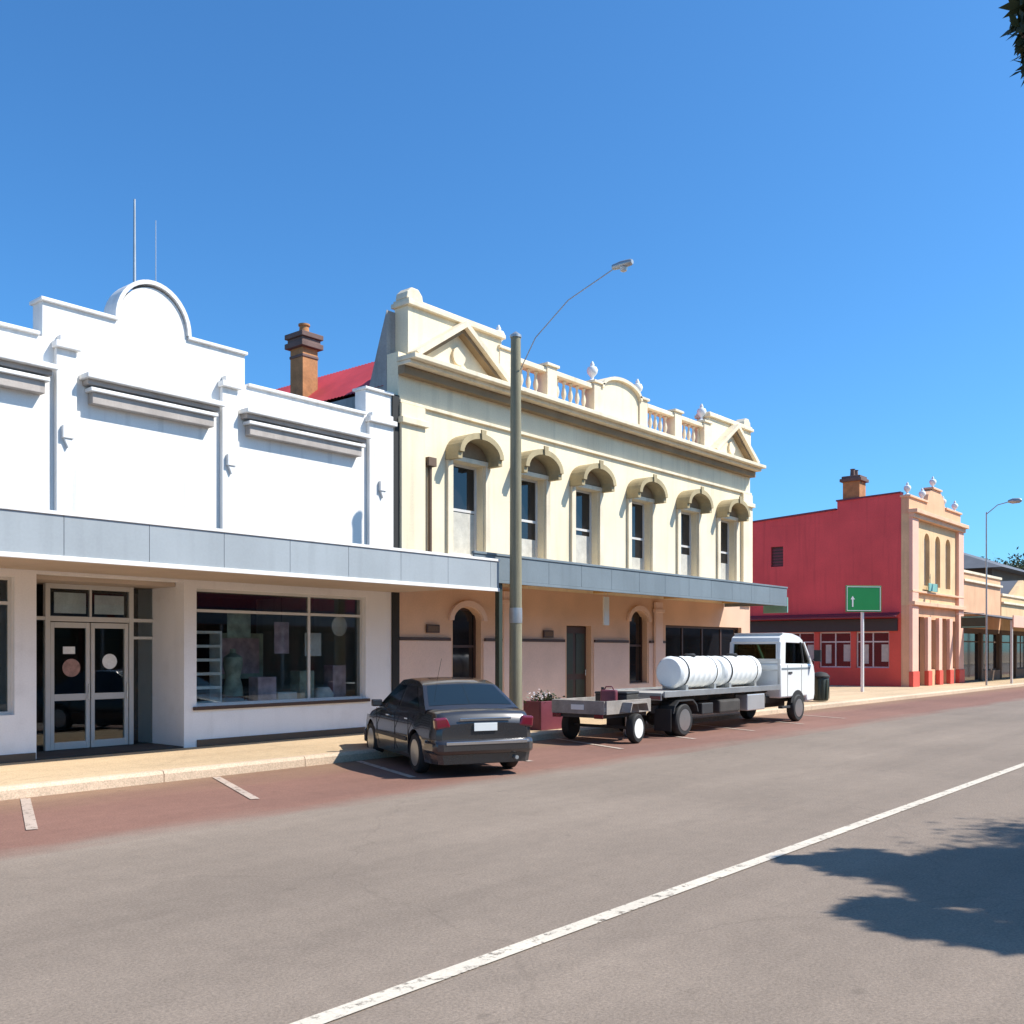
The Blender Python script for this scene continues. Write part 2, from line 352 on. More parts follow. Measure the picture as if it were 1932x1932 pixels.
def add_window(par, x, y, z, w, h, m_frame, m_pane, t=.06, mull=(), trans=(), name='window', blind=None, rz=0.0, sill=None):
    f = part(name, frame_mb(w, h, t, .06, mull, trans), m_frame, par, (x, y, z), rz)
    part('pane', MB().box(-w/2+t*.8, w/2-t*.8, .03, .036, t*.8, h-t*.8), m_pane, f)
    if blind: part('blind', MB().box(-w/2+t, w/2-t, .022, .027, h-t-blind*(h-2*t), h-t), M['curtain'], f)
    if sill: part('sill', MB().box(-w/2-.08, w/2+.08, -.2, .0, -.1, -.003), sill, f, bev=.01)
    return f

# ================================================================== white shop with the stepped parapet
shop = thing('shop_building', 'white rendered single-storey shop with stepped parapet and half-round crest above a pale blue-grey awning', 'shop', (8.57, 15, 0))
def sp(name, mb, m, **k):                      # parts given in street coordinates
    p = k.pop('par', shop); return part(name, mb, m, p, loc=(-8.57, -15, 0) if p is shop else k.pop('loc', (0, 0, 0)), **k)
arc = [(8.585+.62*math.cos(t), 7.1+.70*math.sin(t)) for t in [k*math.pi/20 for k in range(21)]]
par_poly = [(-1.0, 3.25), (13.92, 3.25), (13.92, 7.08), (13.22, 7.08), (13.22, 6.55), (10.36, 6.55), (10.36, 7.1)] + arc + [(6.77, 7.1), (6.77, 6.56), (-1.0, 6.56)]
sp('parapet_wall', MB().prism(par_poly, 15.0, 15.32), M['white'])
cp = MB()
for a, b, z in ((-1.0, 6.72, 6.56), (6.73, 7.955, 7.1), (9.215, 10.40, 7.1), (10.42, 13.2, 6.55), (13.18, 13.96, 7.08)): cp.box(a, b, 14.95, 15.37, z+.002, z+.06)
sp('coping', cp, M['trim'], bev=.012)
crest = MB()
for k in range(20):
    t0, t1 = k*math.pi/20, (k+1)*math.pi/20
    crest.prism([(8.585+r*math.cos(t), 7.16+(r+.07)*math.sin(t)) for r, t in ((.615, t0), (.68, t0), (.68, t1), (.615, t1))], 14.95, 15.37)
sp('crest_moulding', crest, M['trim'])
for a, b in ((-1, 3.0), (3.4, 6.88), (7.33, 9.77), (10.22, 13.12)):
    cg = sp('cornice', MB().box(a, b, 14.70, 14.998, 6.02, 6.10).box(a+.09, b-.09, 14.78, 14.998, 5.84, 5.90), M['trim'], bev=.01)
    part('cornice_moulding', MB().box(a+.05, b-.05, 14.80, 14.998, 5.94, 6.018).box(a+.14, b-.14, 14.84, 14.998, 5.66, 5.838), M['taupe'], cg, bev=.01)
for x in (3.22, 7.10, 10.0, 13.57):
    wd = .16 if x < 13 else .33
    p = part('pilaster', MB().box(-wd, wd, -.09, -.002, 3.3, 6.42), M['white'], shop, (x-8.57, 0, 0), bev=.012)
    part('pilaster_cap', MB().box(-wd-.04, wd+.04, -.17, -.003, 6.42, 6.52).box(-wd+.04, wd-.04, -.13, -.003, 6.52, 6.62), M['trim'], p, bev=.012)
    part('corbel', MB().box(-.09, .09, -.16, -.092, 5.05, 5.25).prism([(-.07, 5.05), (.07, 5.05), (0, 4.9)], -.14, -.092), M['trim'], p, bev=.01)
# street level walls
FW = wall(-1.0, 13.92, FP, 3.25, 15.0, 15.25, [(2.4, 6.36, .85, 2.9), (6.68, 9.15, FP, 2.97), (9.39, 13.22, .84, 2.88)])
sp('shopfront_wall', FW, M['shopfront'])
sp('plinth_strip', MB().box(9.39, 13.9, 14.97, 14.998, FP, .27).box(-1, 6.66, 14.97, 14.998, FP, .27), M['brown'], bev=.006)
sp('side_wall', MB().box(13.72, 13.92, 15.33, 27, 0, 5.6), M['white'])
sp('left_side_wall', MB().box(-1.0, -.8, 15.33, 27, 0, 5.6), M['white'])
sp('rear_wall', MB().box(-.8, 13.72, 26.8, 27, 0, 5.6), M['white'])
sp('roof', MB().box(-.8, 13.72, 15.33, 26.8, 5.2, 5.3), M['greyiron'])
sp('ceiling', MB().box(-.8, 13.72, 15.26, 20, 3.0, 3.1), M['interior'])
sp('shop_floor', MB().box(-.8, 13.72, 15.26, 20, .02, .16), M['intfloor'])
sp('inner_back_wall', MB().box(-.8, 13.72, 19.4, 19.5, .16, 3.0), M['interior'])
# entry recess
sp('entry_side_wall', MB().box(9.15, 9.37, 15.252, 16.5, FP, 2.99), M['shopfront'])
sp('entry_side_wall', MB().box(6.45, 6.66, 15.252, 16.5, FP, 2.99), M['shopfront'])
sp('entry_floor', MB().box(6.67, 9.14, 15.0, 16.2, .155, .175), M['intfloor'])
sp('entry_ceiling', MB().box(6.67, 9.14, 15.26, 16.4, 2.90, 2.985), M['soffit'])
D0 = 7.33
def door(xc, zt=2.27):
    d = part('door', MB().box(-.33, -.265, 0, .05, .18, zt).box(.265, .33, 0, .05, .18, zt).box(-.265, .265, 0, .05, .18, .30).box(-.265, .265, 0, .05, zt-.09, zt).box(-.265, .265, .004, .046, .98, 1.09), M['frame'], shop, (xc-8.57, 1.0, 0), bev=.006)
    part('pane', MB().box(-.27, .27, .022, .028, .30, zt-.09), M['glass'], d)
    part('handle', MB().tube([(.29, -.05, .98), (.29, -.05, 1.25)], .012, 8), M['chrome'], d); return d
d1 = door(7.68); d2 = door(8.36)
part('sticker', MB().lathe([(.13, -.002), (.13, .002)], n=24, axis='y'), M['stock'], d2, (0, .012, 1.62))
part('sticker', MB().lathe([(.15, -.002), (.15, .002)], n=24, axis='y'), M['poster'], d1, (.02, .012, 1.52))
part('notice', MB().box(-.1, .1, -.002, .002, 0, .12), M['stock'], d1, (-.02, .012, 1.75))
fr = MB().box(7.26, 7.34, 15.98, 16.07, .18, 2.9).box(8.70, 8.78, 15.98, 16.07, .18, 2.9).box(7.34, 8.70, 15.985, 16.065, 2.285, 2.37).box(7.34, 8.70, 15.985, 16.065, 2.82, 2.9).box(8.78, 9.15, 15.99, 16.06, 2.30, 2.36).box(6.66, 7.26, 15.99, 16.06, 2.30, 2.36).box(8.0, 8.04, 15.99, 16.06, 2.37, 2.82)
fr.box(8.78, 9.15, 15.99, 16.06, 2.0, 2.05)
df = sp('door_frame', fr, M['frame'], bev=.005)
part('fanlight_pane', MB().box(7.34, 8.0, 16.01, 16.016, 2.37, 2.82).box(8.04, 8.70, 16.01, 16.016, 2.37, 2.82), M['glass'], df)
for bx in ((8.78, 9.14, 16.01, 16.016, .18, 2.0), (8.78, 9.14, 16.01, 16.016, 2.05, 2.3), (6.67, 7.26, 16.01, 16.016, .18, 2.3), (8.78, 9.14, 16.01, 16.016, 2.36, 2.89)): part('side_light', MB().box(*bx), M['glass'], df)
part('fanlight_notice', MB().box(7.42, 7.95, 16.02, 16.03, 2.42, 2.76).box(8.1, 8.62, 16.02, 16.03, 2.42, 2.74), M['stock'], df)
# shop windows
wm = add_window(shop, 11.305-8.57, .10, .84, 3.83, 2.04, M['frame'], M['glass'], .05, mull=(.58,), trans=(1.66,))
wl = add_window(shop, 4.38-8.57, .10, .85, 3.96, 2.05, M['frame'], M['glass'], .05, mull=(-1.0,), trans=(1.66,))
part('window_sill', MB().box(-1.99, 1.99, -.16, -.101, -.06, .0), M['darktrim'], wm, bev=.006)
# awning
aw = sp('awning', MB().box(-1.0, 14.08, 12.75, 14.99, 3.05, 3.28), M['greyiron'])
def ap(name, mb, m, **k): return part(name, mb, m, aw, **k)
for i in range(-1, 13):
    x0 = i*1.2 if i >= 0 else -1.0; x1 = min((i+1)*1.2, 14.65) if i < 12 else 14.65
    ap('fascia_panel', MB().box(x0+.003, x1-.003, 12.68, 12.72, 3.04, 3.56), M['fascia'], bev=.004)
ap('fascia_trim', MB().box(-1.0, 14.66, 12.66, 12.735, 3.562, 3.61).box(-1.0, 14.66, 12.665, 12.73, 2.97, 3.037), M['trim'], bev=.005)
for i in range(int(15.08/.6)+1):
    x0 = -1.0+i*.6; x1 = min(x0+.594, 14.08)
    if x1 > x0: ap('soffit_board', MB().box(x0, x1, 12.74, 14.985, 3.015, 3.045), M['soffit'])

# goods inside the shop window
sh = thing('display_shelf', 'white shelving rack standing inside the shop window, left side', 'shelf', (9.95, 15.55, .16))
part('side_panel', MB().box(-.30, -.27, 0, .35, 0, 2.0), M['stock'], sh); part('side_panel', MB().box(.27, .30, 0, .35, 0, 2.0), M['stock'], sh)
for z in (.2, .68, .95, 1.2, 1.45, 1.7, 1.95):
    part('shelf', MB().box(-.269, .269, 0, .35, z, z+.05), M['stock'], sh)
def goods(x, y, z, wx, wz, m, label, cat, shape='box', nm='carton'):
    o = part(nm, MB().box(-wx/2, wx/2, 0, .3, 0, wz) if shape == 'box' else MB().lathe([(wx*.2, 0), (wx*.5, wz*.15), (wx*.5, wz*.8), (wx*.3, wz)], n=16), m, None, (x, y, z), bev=.012 if shape == 'box' else 0, smooth=shape != 'box')
    return tag(o, label, cat)
mq = thing('dress_form', 'dark dress form standing beside the white shelving in the shop window', 'mannequin', (10.62, 15.75, .16))
part('torso', MB().lathe([(.10, .75), (.19, .8), (.17, 1.0), (.13, 1.15), (.18, 1.38), (.17, 1.52), (.06, 1.6), (.05, 1.68)], n=18), M['stock2'], mq, smooth=True)
part('stand', MB().lathe([(.16, 0), (.16, .03), (.02, .05), (.02, .76)], n=14), M['steel'], mq, smooth=True)
part('skirt', MB().lathe([(.27, .35), (.22, .62), (.185, .82)], n=18), M['interior'], mq, smooth=True)
for i, (x, wx, wz, m, lb, sh_) in enumerate(((11.15, .42, .85, 'stock3', 'mauve upright carton right of the dress form in the shop window', 'box'), (11.62, .45, .55, 'stock', 'pale low carton left of the shop window mullion', 'box'),
        (12.08, .36, .95, 'stock2', 'tall grey-green carton right of the shop window mullion', 'box'), (12.48, .40, .62, 'stock', 'round pale drum between the cartons at right of the shop window', 'drum'), (12.9, .34, 1.05, 'stock3', 'tallest mauve carton at the right corner of the shop window', 'box'))):
    goods(x, 15.42, .46, wx, wz, M[m], lb, 'drum' if sh_ == 'drum' else 'box', sh_, 'drum' if sh_ == 'drum' else 'carton')
for i, (x, z, wx, wz, m, lb) in enumerate(((10.55, 2.05, .5, .5, 'stock2', 'green-grey card hanging above the dress form in the shop window'), (11.5, 1.75, .34, .6, 'stock3', 'narrow mauve card hanging left of the shop window mullion'), (12.25, 1.7, .4, .45, 'stock', 'pale card hanging right of the shop window mullion'))):
    t = thing('hanging_card', lb, 'card', (x, 15.45, z)); part('card', MB().box(-wx/2, wx/2, 0, .01, 0, wz), M[m], t); part('cord', MB().tube([(0, 0, wz), (0, 0, 3.0-z)], .003, 5), M['black'], t)
ds = thing('display_plinth', 'low pale display bench running below the goods in the shop window', 'display bench', (12.1, 15.5, .16))
part('top', MB().box(-1.2, 1.15, 0, .5, .25, .3), M['stock'], ds); part('front_panel', MB().box(-1.18, 1.13, .03, .06, 0, .25), M['stock3'], ds)
t = thing('hanging_poster', 'pale round sign hanging high inside the shop window at right', 'sign', (12.95, 15.5, 2.0))
part('disc', MB().lathe([(.2, -.01), (.2, .01)], n=24, axis='y'), M['stock'], t, (0, 0, .3)); part('cord', MB().tube([(0, 0, .49), (0, 0, 1.0)], .004, 6), M['black'], t)
t = thing('wall_poster', 'green-grey poster board behind the dress form in the shop window', 'poster', (11.35, 16.6, 1.25))
part('board', MB().box(-.55, .55, 0, .02, 0, .9), M['stock2'], t); part('picture', MB().box(-.45, .45, -.008, -.002, .1, .8), M['stock3'], t)

# flag mast behind the crest
ms = thing('flag_mast', 'thin bare metal mast rising behind the half-round crest of the white shop', 'mast', (8.75, 15.9, 5.3))
part('pole', MB().tube([(0, 0, 0), (0, 0, 2.4), (0, 0, 4.3)], [.032, .03, .018], 10), M['galv'], ms, smooth=True); part('base_plate', MB().box(-.12, .12, -.12, .12, 0, .03), M['galv'], ms)
ms2 = thing('antenna_mast', 'fainter slim aerial standing to the right of the bare metal mast', 'aerial', (9.55, 16.6, 5.3))
part('pole', MB().tube([(0, 0, 0), (0, 0, 4.4)], [.014, .008], 8), M['steel'], ms2); part('base_plate', MB().box(-.08, .08, -.08, .08, 0, .02), M['galv'], ms2)

# ================================================================== cream hotel
CX = 22.2
hotel = thing('hotel_building', 'two-storey cream hotel with two pediments, balustraded parapet and hooded windows', 'hotel', (CX, 15, 0))
def hp(name, mb, m, **k): return part(name, mb, m, hotel, loc=(-CX, -15, 0), **k)
WX = (16.25, 18.5, 20.8, 23.4, 26.05, 28.5)
up = [(x-.52, x+.52, 3.95, 6.02) for x in WX]
hp('upper_wall', wall(14.12, 30.11, 3.3, 7.6, 15.0, 15.35, up), M['cream'])
gh = [(15.76, 16.70, .95, 2.78, 'arch', .3), (19.95, 21.03, FP, 2.45), (22.85, 23.75, .9, 2.92, 'arch', .3), (24.75, 29.5, 1.0, 2.56)]
hp('street_wall', wall(14.12, 30.11, FP, 3.298, 15.0, 15.35, gh), M['ochre'])
# pink-beige dado standing just proud of the ochre wall
dd = MB()
for a, b in ((14.12, 15.70), (16.76, 19.86), (21.12, 22.79), (23.81, 24.7), (29.55, 30.11)): dd.box(a, b, 14.975, 14.998, FP, 2.02)
for a, b, z in ((15.70, 16.76, .93), (22.79, 23.81, .88), (24.7, 29.55, .98)): dd.box(a, b, 14.975, 14.998, FP, z)
hp('dado', dd, M['pinkish'])
hp('gap_shade_strip', MB().box(13.925, 14.115, 14.96, 14.995, FP, 7.12), M['black'])  # black strip painting in the shade of the narrow gap between the buildings
dr = MB()
for a, b in ((14.12, 15.66), (16.80, 19.84), (21.14, 22.75), (23.85, 24.68)): dr.box(a, b, 14.95, 14.998, 2.021, 2.09)
hp('dado_rail', dr, M['darktrim'], bev=.006)
for x in (17.6, 24.25): hp('street_pilaster', MB().box(x-.2, x+.2, 14.90, 14.974, FP, 3.2).box(x-.25, x+.25, 14.86, 14.974, 2.9, 3.0), M['pinkish'], bev=.01)
hp('left_side_wall', MB().prism([(15.36, 0), (15.36, 9.0), (15.62, 8.3), (15.9, 7.5), (16.0, 7.34), (28, 7.34), (28, 0)], 14.12, 14.42, 'x'), M['sidewall'])
hp('right_side_wall', MB().box(29.81, 30.11, 15.36, 28, 0, 7.2), M['redwall'])
hp('rear_wall', MB().box(14.43, 29.8, 27.7, 28, 0, 7.1), M['sidewall'])
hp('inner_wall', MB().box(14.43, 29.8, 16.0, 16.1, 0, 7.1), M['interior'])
# red corrugated roof: real ridges running up the slope
rf = MB(); rows = []; nY = 220
for j in range(nY+1):
    y = 15.45 + (28.2-15.45)*j/nY; bmp = .02*math.sin(j*math.pi)*0 + (.018 if j % 2 else 0)
    rows.append([(14.10, y, 7.40+bmp), (15.6, y, 8.62+bmp), (17.2, y, 7.62+bmp), (30.05, y, 7.40+bmp)])
rf.grid(rows); hp('roof', rf, M['redroof'], flip=False)
hp('roof_gable', MB().add([(14.15,15.45,7.2),(17.2,15.45,7.2),(17.2,15.45,7.6),(15.6,15.45,8.6),(14.15,15.45,7.4)],[(0,1,2,3,4)]), M['redroof'])
ch = hp('chimney', MB().box(14.43, 14.87, 18.58, 19.05, 6.5, 8.95), M['chimney'])
part('chimney_cap', MB().box(14.33, 14.97, 18.48, 19.15, 8.952, 9.08).box(14.38, 14.92, 18.53, 19.10, 9.08, 9.18).box(14.33, 14.97, 18.48, 19.15, 9.18, 9.30).box(14.41, 14.89, 18.56, 19.07, 8.72, 8.79), M['chimcap'], ch, bev=.015)
part('chimney_pot', MB().lathe([(.13, 9.3), (.11, 9.5), (.14, 9.52), (.14, 9.56)], c=(14.65, 18.81, 0), n=14), M['chimney'], ch, smooth=True)
# cornices
hp('main_cornice', MB().box(14.06, 30.17, 14.44, 14.998, 7.82, 7.92).box(14.08, 30.15, 14.60, 14.998, 7.74, 7.82), M['creamtrim'], bev=.012)
hp('cornice_bed_moulding', MB().box(14.10, 30.13, 14.80, 14.998, 7.56, 7.738), M['umber'], bev=.012)
hp('parapet_base', MB().box(14.12, 30.11, 15.0, 15.35, 7.602, 8.05), M['cream'])
hp('string_course', MB().box(14.12, 30.11, 14.93, 14.998, 6.98, 7.05), M['creamtrim'], bev=.01)
# end blocks with pediments
for a, b in ((14.37, 17.38), (27.25, 30.11)):
    m_ = (a+b)/2
    blk = hp('attic_block', MB().box(a, b, 14.97, 15.38, 8.051, 9.08), M['cream'])
    part('attic_cap', MB().box(a-.06, b+.06, 14.88, 15.44, 9.082, 9.18).box(a-.02, b+.02, 14.92, 15.41, 9.18, 9.24), M['creamtrim'], blk, bev=.015)
    th_ = .13
    for s in (-1, 1):
        e = (m_+s*(b-a)/2*.96, 7.98); ap_ = (m_, 8.93)
        part('raking_cornice', MB().prism([(e[0], e[1]), (ap_[0], ap_[1]), (ap_[0], ap_[1]+th_), (e[0]+s*.10, e[1]+th_*.6)], 14.66, 14.968), M['creamtrim'], blk)
        part('raking_bed_moulding', MB().prism([(e[0]-s*.16, e[1]), (ap_[0], ap_[1]-.11), (ap_[0], ap_[1]-.002), (e[0]-s*.01, e[1])], 14.78, 14.968), M['umber'], blk)
    part('tympanum_boss', MB().lathe([(.2, 14.90), (.2, 14.968)], c=(m_, 0, 8.33), n=20, axis='y'), M['creamtrim'], blk)
    lf = a+.22 if a < 20 else b-.22
    part('scroll_finial', MB().prism([(lf-.25, 9.24), (lf+.25, 9.24), (lf+.22, 9.38), (lf+.1, 9.50), (lf-.1, 9.50), (lf-.22, 9.38)], 14.98, 15.34), M['creamtrim'], blk, bev=.03)
# balustrades with pedestals, and the centre panel
def baluster(): return MB().lathe([(.055, 0), (.055, .04), (.03, .07), (.06, .18), (.065, .24), (.035, .38), (.03, .46), (.055, .50), (.055, .54)], n=8)
bme = baluster().mesh('baluster', M['creamtrim'], True)
for a, b in ((17.60, 21.05), (23.75, 27.05)):
    rl = hp('balustrade', MB().box(a, b, 15.02, 15.30, 8.052, 8.14).box(a, b, 14.98, 15.34, 8.70, 8.82), M['creamtrim'], bev=.012)
    nb = int((b-a)/.27)
    for i in range(nb):
        xx = a + (i+.5)*(b-a)/nb
        part('baluster', bme, None, rl, loc=(xx, 15.16, 8.145))
peds = []
for x in (17.5, 19.3, 21.3, 23.5, 25.4, 27.15):
    hp('pedestal', MB().box(x-.2, x+.2, 14.95, 15.37, 8.051, 8.86).box(x-.25, x+.25, 14.90, 15.42, 8.86, 8.93), M['creamtrim'], bev=.012)
hp('centre_panel', MB().prism([(21.51, 8.051), (23.29, 8.051), (23.29, 8.8)] + [(22.4+.89*math.cos(t), 8.8+.34*math.sin(t)) for t in [k*math.pi/14 for k in range(1, 14)]] + [(21.51, 8.8)], 15.0, 15.3), M['cream'])
cpn = MB()
for k in range(14):
    t0, t1 = k*math.pi/14, (k+1)*math.pi/14
    cpn.prism([(22.4+(.89+q)*math.cos(t), 8.8+(.34+q)*math.sin(t)) for q, t in ((0.002, t0), (.09, t0), (.09, t1), (0.002, t1))], 14.9, 15.36)
hp('centre_moulding', cpn, M['creamtrim'])
ume = MB().lathe([(.11, 0), (.11, .05), (.04, .09), (.04, .13), (.13, .24), (.15, .33), (.12, .40), (.05, .43), (.06, .47), (.02, .56)], n=14).mesh('urn', M['urn'], True)
for x in (17.5, 21.3, 23.5, 27.15): part('urn', ume, None, hotel, loc=(x-CX, .16, 8.93))
# upper windows and their round hoods
fme = frame_mb(1.04, 2.07, .06, .06, (), (1.03,)).mesh('window', M['frame'])
pme = MB().box(-.47, .47, .03, .036, .05, 2.02).mesh('pane', M['darkglass']); ble = MB().box(-.46, .46, .02, .026, .06, .98).mesh('blind', M['curtain'])
HW = .60; hood = MB(); K = 16
for k in range(K):
    t0, t1 = k*math.pi/K, (k+1)*math.pi/K
    hood.prism([((HW+q)*math.cos(t), (.36+q)*math.sin(t)) for q, t in ((0, t0), (.13, t0), (.13, t1), (0, t1))], -.46, -.002)
for s in (-1, 1): hood.prism([(s*HW, -.14), (s*(HW+.13), -.14), (s*(HW+.13), -.0), (s*HW, -.0)], -.40, -.002)
hme = hood.mesh('window_hood', M['olive'])
tym = MB().prism([(HW-.01, 0)] + [((HW-.01)*math.cos(k*math.pi/14), .35*math.sin(k*math.pi/14)) for k in range(1, 14)] + [(-HW+.01, 0)], -.05, -.002).mesh('tympanum', M['umber'])
kst = MB().prism([(-.06, .34), (.06, .34), (.08, .56), (-.08, .56)], -.50, -.464).mesh('keystone', M['olive'])
arch_ = MB().box(-.70, -.54, -.07, -.002, -2.3, -.02).box(.54, .70, -.07, -.002, -2.3, -.02).box(-.70, .70, -.09, -.002, -.02, .08).mesh('architrave', M['creamtrim'])
sillm = MB().box(-.75, .75, -.16, -.002, -.12, -.02).mesh('sill', M['creamtrim'])
for i, x in enumerate(WX):
    wn = part('window', fme, None, hotel, loc=(x-CX, .2, 3.95)); part('pane', pme, None, wn); bl = part('blind', ble, None, wn)
    bl.scale.z = (1.0, .6, .9, .5, .8, .7)[i]
    hd = part('window_hood', hme, None, hotel, loc=(x-CX, 0, 6.14)); part('tympanum', tym, None, hd); part('keystone', kst, None, hd)
    part('architrave', arch_, None, hotel, loc=(x-CX, 0, 6.04))
    part('sill', sillm, None, hotel, loc=(x-CX, 0, 3.95))
for a, b in ((14.12, 14.82), (29.45, 30.11)):
    hp('corner_pilaster', MB().box(a, b, 14.90, 14.998, 3.3, 6.97).box(a-.04, b+.04, 14.82, 14.998, 6.55, 6.68), M['cream'], bev=.012)
hp('downpipe', MB().tube([(14.98, 14.93, 3.3), (14.98, 14.93, 5.6), (14.98, 14.93, 5.75)], .045, 10), M['brown'], smooth=True)
hp('rainwater_head', MB().box(14.86, 15.10, 14.84, 14.998, 5.76, 5.95), M['brown'], bev=.01)
# street level joinery
for x0, x1, z0, z1 in ((15.76, 16.70, .95, 2.78), (22.85, 23.75, .9, 2.92)):
    add_window(hotel, (x0+x1)/2-CX, .16, z0, x1-x0, z1-z0, M['darktrim'], M['darkglass'], .06, (), ((z1-z0)*.52,), blind=None)
    cx = (x0+x1)/2; r = (x1-x0)/2; am = MB()
    for k in range(12):
        t0, t1 = k*math.pi/12, (k+1)*math.pi/12
        am.prism([(cx+(r+q)*math.cos(t), z1-.3+(.3+q)*math.sin(t)) for q, t in ((.02, t0), (.15, t0), (.15, t1), (.02, t1))], 14.93, 14.998)
    hp('arch_moulding', am, M['pinkish'])
dr_ = part('door', MB().box(-.52, .52, 0, .05, 0, 2.28), M['darktrim'], hotel, (20.49-CX, .16, FP+.005), bev=.004)
for z0, z1 in ((.15, .9), (1.05, 2.1)):
    for s in (-1, 1): part('door_panel', MB().box(s*.25-.19, s*.25+.19, -.012, -.001, z0, z1), M['post'], dr_, bev=.006)
part('door_handle', MB().tube([(.44, -.05, 1.0), (.44, -.05, 1.15)], .012, 8), M['chrome'], dr_)
add_window(hotel, 27.125-CX, .12, 1.0, 4.75, 1.56, M['darktrim'], M['darkglass'], .07, (-1.2, 0, 1.2), ())
hp('step', MB().box(19.8, 21.2, 14.72, 14.97, FP, .24), M['concrete'])
# hotel awning
ha = hp('awning', MB().box(14.12, 28.28, 12.95, 14.99, 3.5, 3.62), M['greyiron'])
for i in range(12):
    x0 = 14.12+i*1.18; part('fascia_panel', MB().box(x0+.003, x0+1.177, 12.86, 12.90, 3.22, 3.70), M['fascia2'], ha, bev=.004)
part('fascia_trim', MB().box(14.1, 28.3, 12.84, 12.92, 3.702, 3.75).box(14.1, 28.3, 12.85, 12.915, 3.16, 3.217), M['fascia2'], ha, bev=.004)
part('awning_end', MB().box(28.285, 28.32, 12.93, 14.98, 3.2, 3.74), M['fascia2'], ha)
for i in range(24):
    x0 = 14.12+i*.59; part('soffit_board', MB().box(x0, x0+.584, 12.92, 14.985, 3.46, 3.495), M['soffit2'], ha)
for x in (17.6, 21.0, 24.5, 28.0): part('awning_bracket', MB().box(x-.04, x+.04, 13.2, 14.89, 3.3, 3.455), M['soffit2'], ha)
part('awning_post', MB().box(-.055, .055, -.055, .055, FP, 3.45).box(-.09, .09, -.09, .09, FP, .55), M['post'], ha, (15.0, 12.99, 0), bev=.008)
# small fittings on the hotel wall
for x, z, lb in ((15.1, 2.28, 'small dark plaque on the hotel wall left of its first arched window'), (19.15, 2.22, 'small dark plaque on the hotel wall left of the dark door')):
    p = thing('wall_plaque', lb, 'plaque', (x, 14.975, z)); part('board', MB().box(-.2, .2, -.03, .0, -.09, .09), M['darktrim'], p, bev=.006); part('inset', MB().box(-.16, .16, -.035, -.031, -.06, .06), M['brown'], p)
sg = thing('hanging_sign', 'narrow upright white sign hanging under the hotel awning above the door', 'sign', (20.55, 14.2, 2.45))
part('board', MB().box(-.12, .12, -.02, .02, 0, .72), M['signwhite'], sg, bev=.006)
for s in (-1, 1): part('hanger', MB().tube([(s*.08, 0, .72), (s*.08, 0, 1.0)], .006, 6), M['steel'], sg)
sg = thing('awning_end_sign', 'small teal board hung on the far end of the hotel awning', 'sign', (28.42, 12.95, 2.92))
part('board', MB().box(-.03, .03, -.05, .75, .05, .52), M['teal'], sg, bev=.008)
for y_ in (.08, .6): part('hanger', MB().tube([(-.0, y_, .52), (-.04, y_, .60), (-.10, y_, .66)], .008, 6), M['steel'], sg)

# ================================================================== red corner building
RX = 45.95
red = thing('corner_building', 'two-storey corner building with dark red side wall and narrow peach and tan front', 'building', (RX, 15, 0))
def rp(name, mb, m, **k): return part(name, mb, m, red, loc=(-RX, -15, 0), **k)
sw = wall(15.36, 27.0, 3.3, 8.0, RX, RX+.3, [(21.1, 21.75, 6.0, 7.0)], 'x')
rp('side_wall', sw, M['redwall'])
rp('side_gable', MB().prism([(15.36, 8.002), (27, 8.002), (27, 8.08), (22.5, 8.32), (18.35, 8.55), (18.35, 8.95), (15.36, 9.05)], RX, RX+.3, 'x'), M['redwall'])
rp('gable_coping', MB().prism([(15.36, 9.052), (15.36, 9.12), (18.40, 9.02), (18.40, 8.952)], RX-.06, RX+.36, 'x').prism([(18.41, 8.552), (22.5, 8.322), (27, 8.082), (27, 8.16), (22.5, 8.40), (18.41, 8.63)], RX-.06, RX+.36, 'x'), M['maroon'])
holes = [(15.9+i*1.8, 15.9+i*1.8+1.55, 1.0, 2.70) for i in range(5)]
rp('side_street_wall', wall(15.36, 27.0, FP, 3.298, RX, RX+.3, holes, 'x'), M['redbase'])
for i, (a, b, c, d) in enumerate(holes):
    f = part('window', MB().add([], []).box(0, .06, -.775, -.715, 0, 1.7).box(0, .06, .715, .775, 0, 1.7).box(0, .06, -.715, .715, 0, .06).box(0, .06, -.715, .715, 1.64, 1.7).box(.003, .057, -.03, .03, .06, 1.64).box(.003, .057, -.715, -.031, 1.2, 1.26).box(.003, .057, .031, .715, 1.2, 1.26), M['frame'], red, (.12, a+.775-15, 1.0))
    part('pane', MB().box(.03, .036, -.72, .72, .05, 1.65), M['darkglass'], f)
    part('curtain', MB().box(.022, .027, -.70, -.38, .3, 1.1), M['curtain'], f); part('curtain', MB().box(.022, .027, .22, .5, .2, 1.1), M['curtain'], f)
va = rp('shade_band', MB().box(RX-.10, RX-.002, 15.5, 26.6, 2.72, 3.30), M['blackpl'], bev=.01)  # black band put in as the deep shade above the side windows
part('shade_band_hood', MB().prism([(RX-.55, 3.34), (RX-.002, 3.52), (RX-.002, 3.58), (RX-.55, 3.40)], 15.42, 26.7), M['maroon'], va)
v = part('vent_window', MB().box(0, .05, -.32, .32, 0, 1.0), M['darktrim'], red, (.12, 21.43-15, 6.0))
for k in range(6): part('louvre', MB().prism([(-.02, .08+k*.15), (.0, .08+k*.15), (.0, .2+k*.15)], -.29, .29).box(0, 0.001, 0, .001, 0, .001) if 0 else MB().box(-.03, -.002, -.29, .29, .06+k*.15, .12+k*.15), M['maroon'], v)
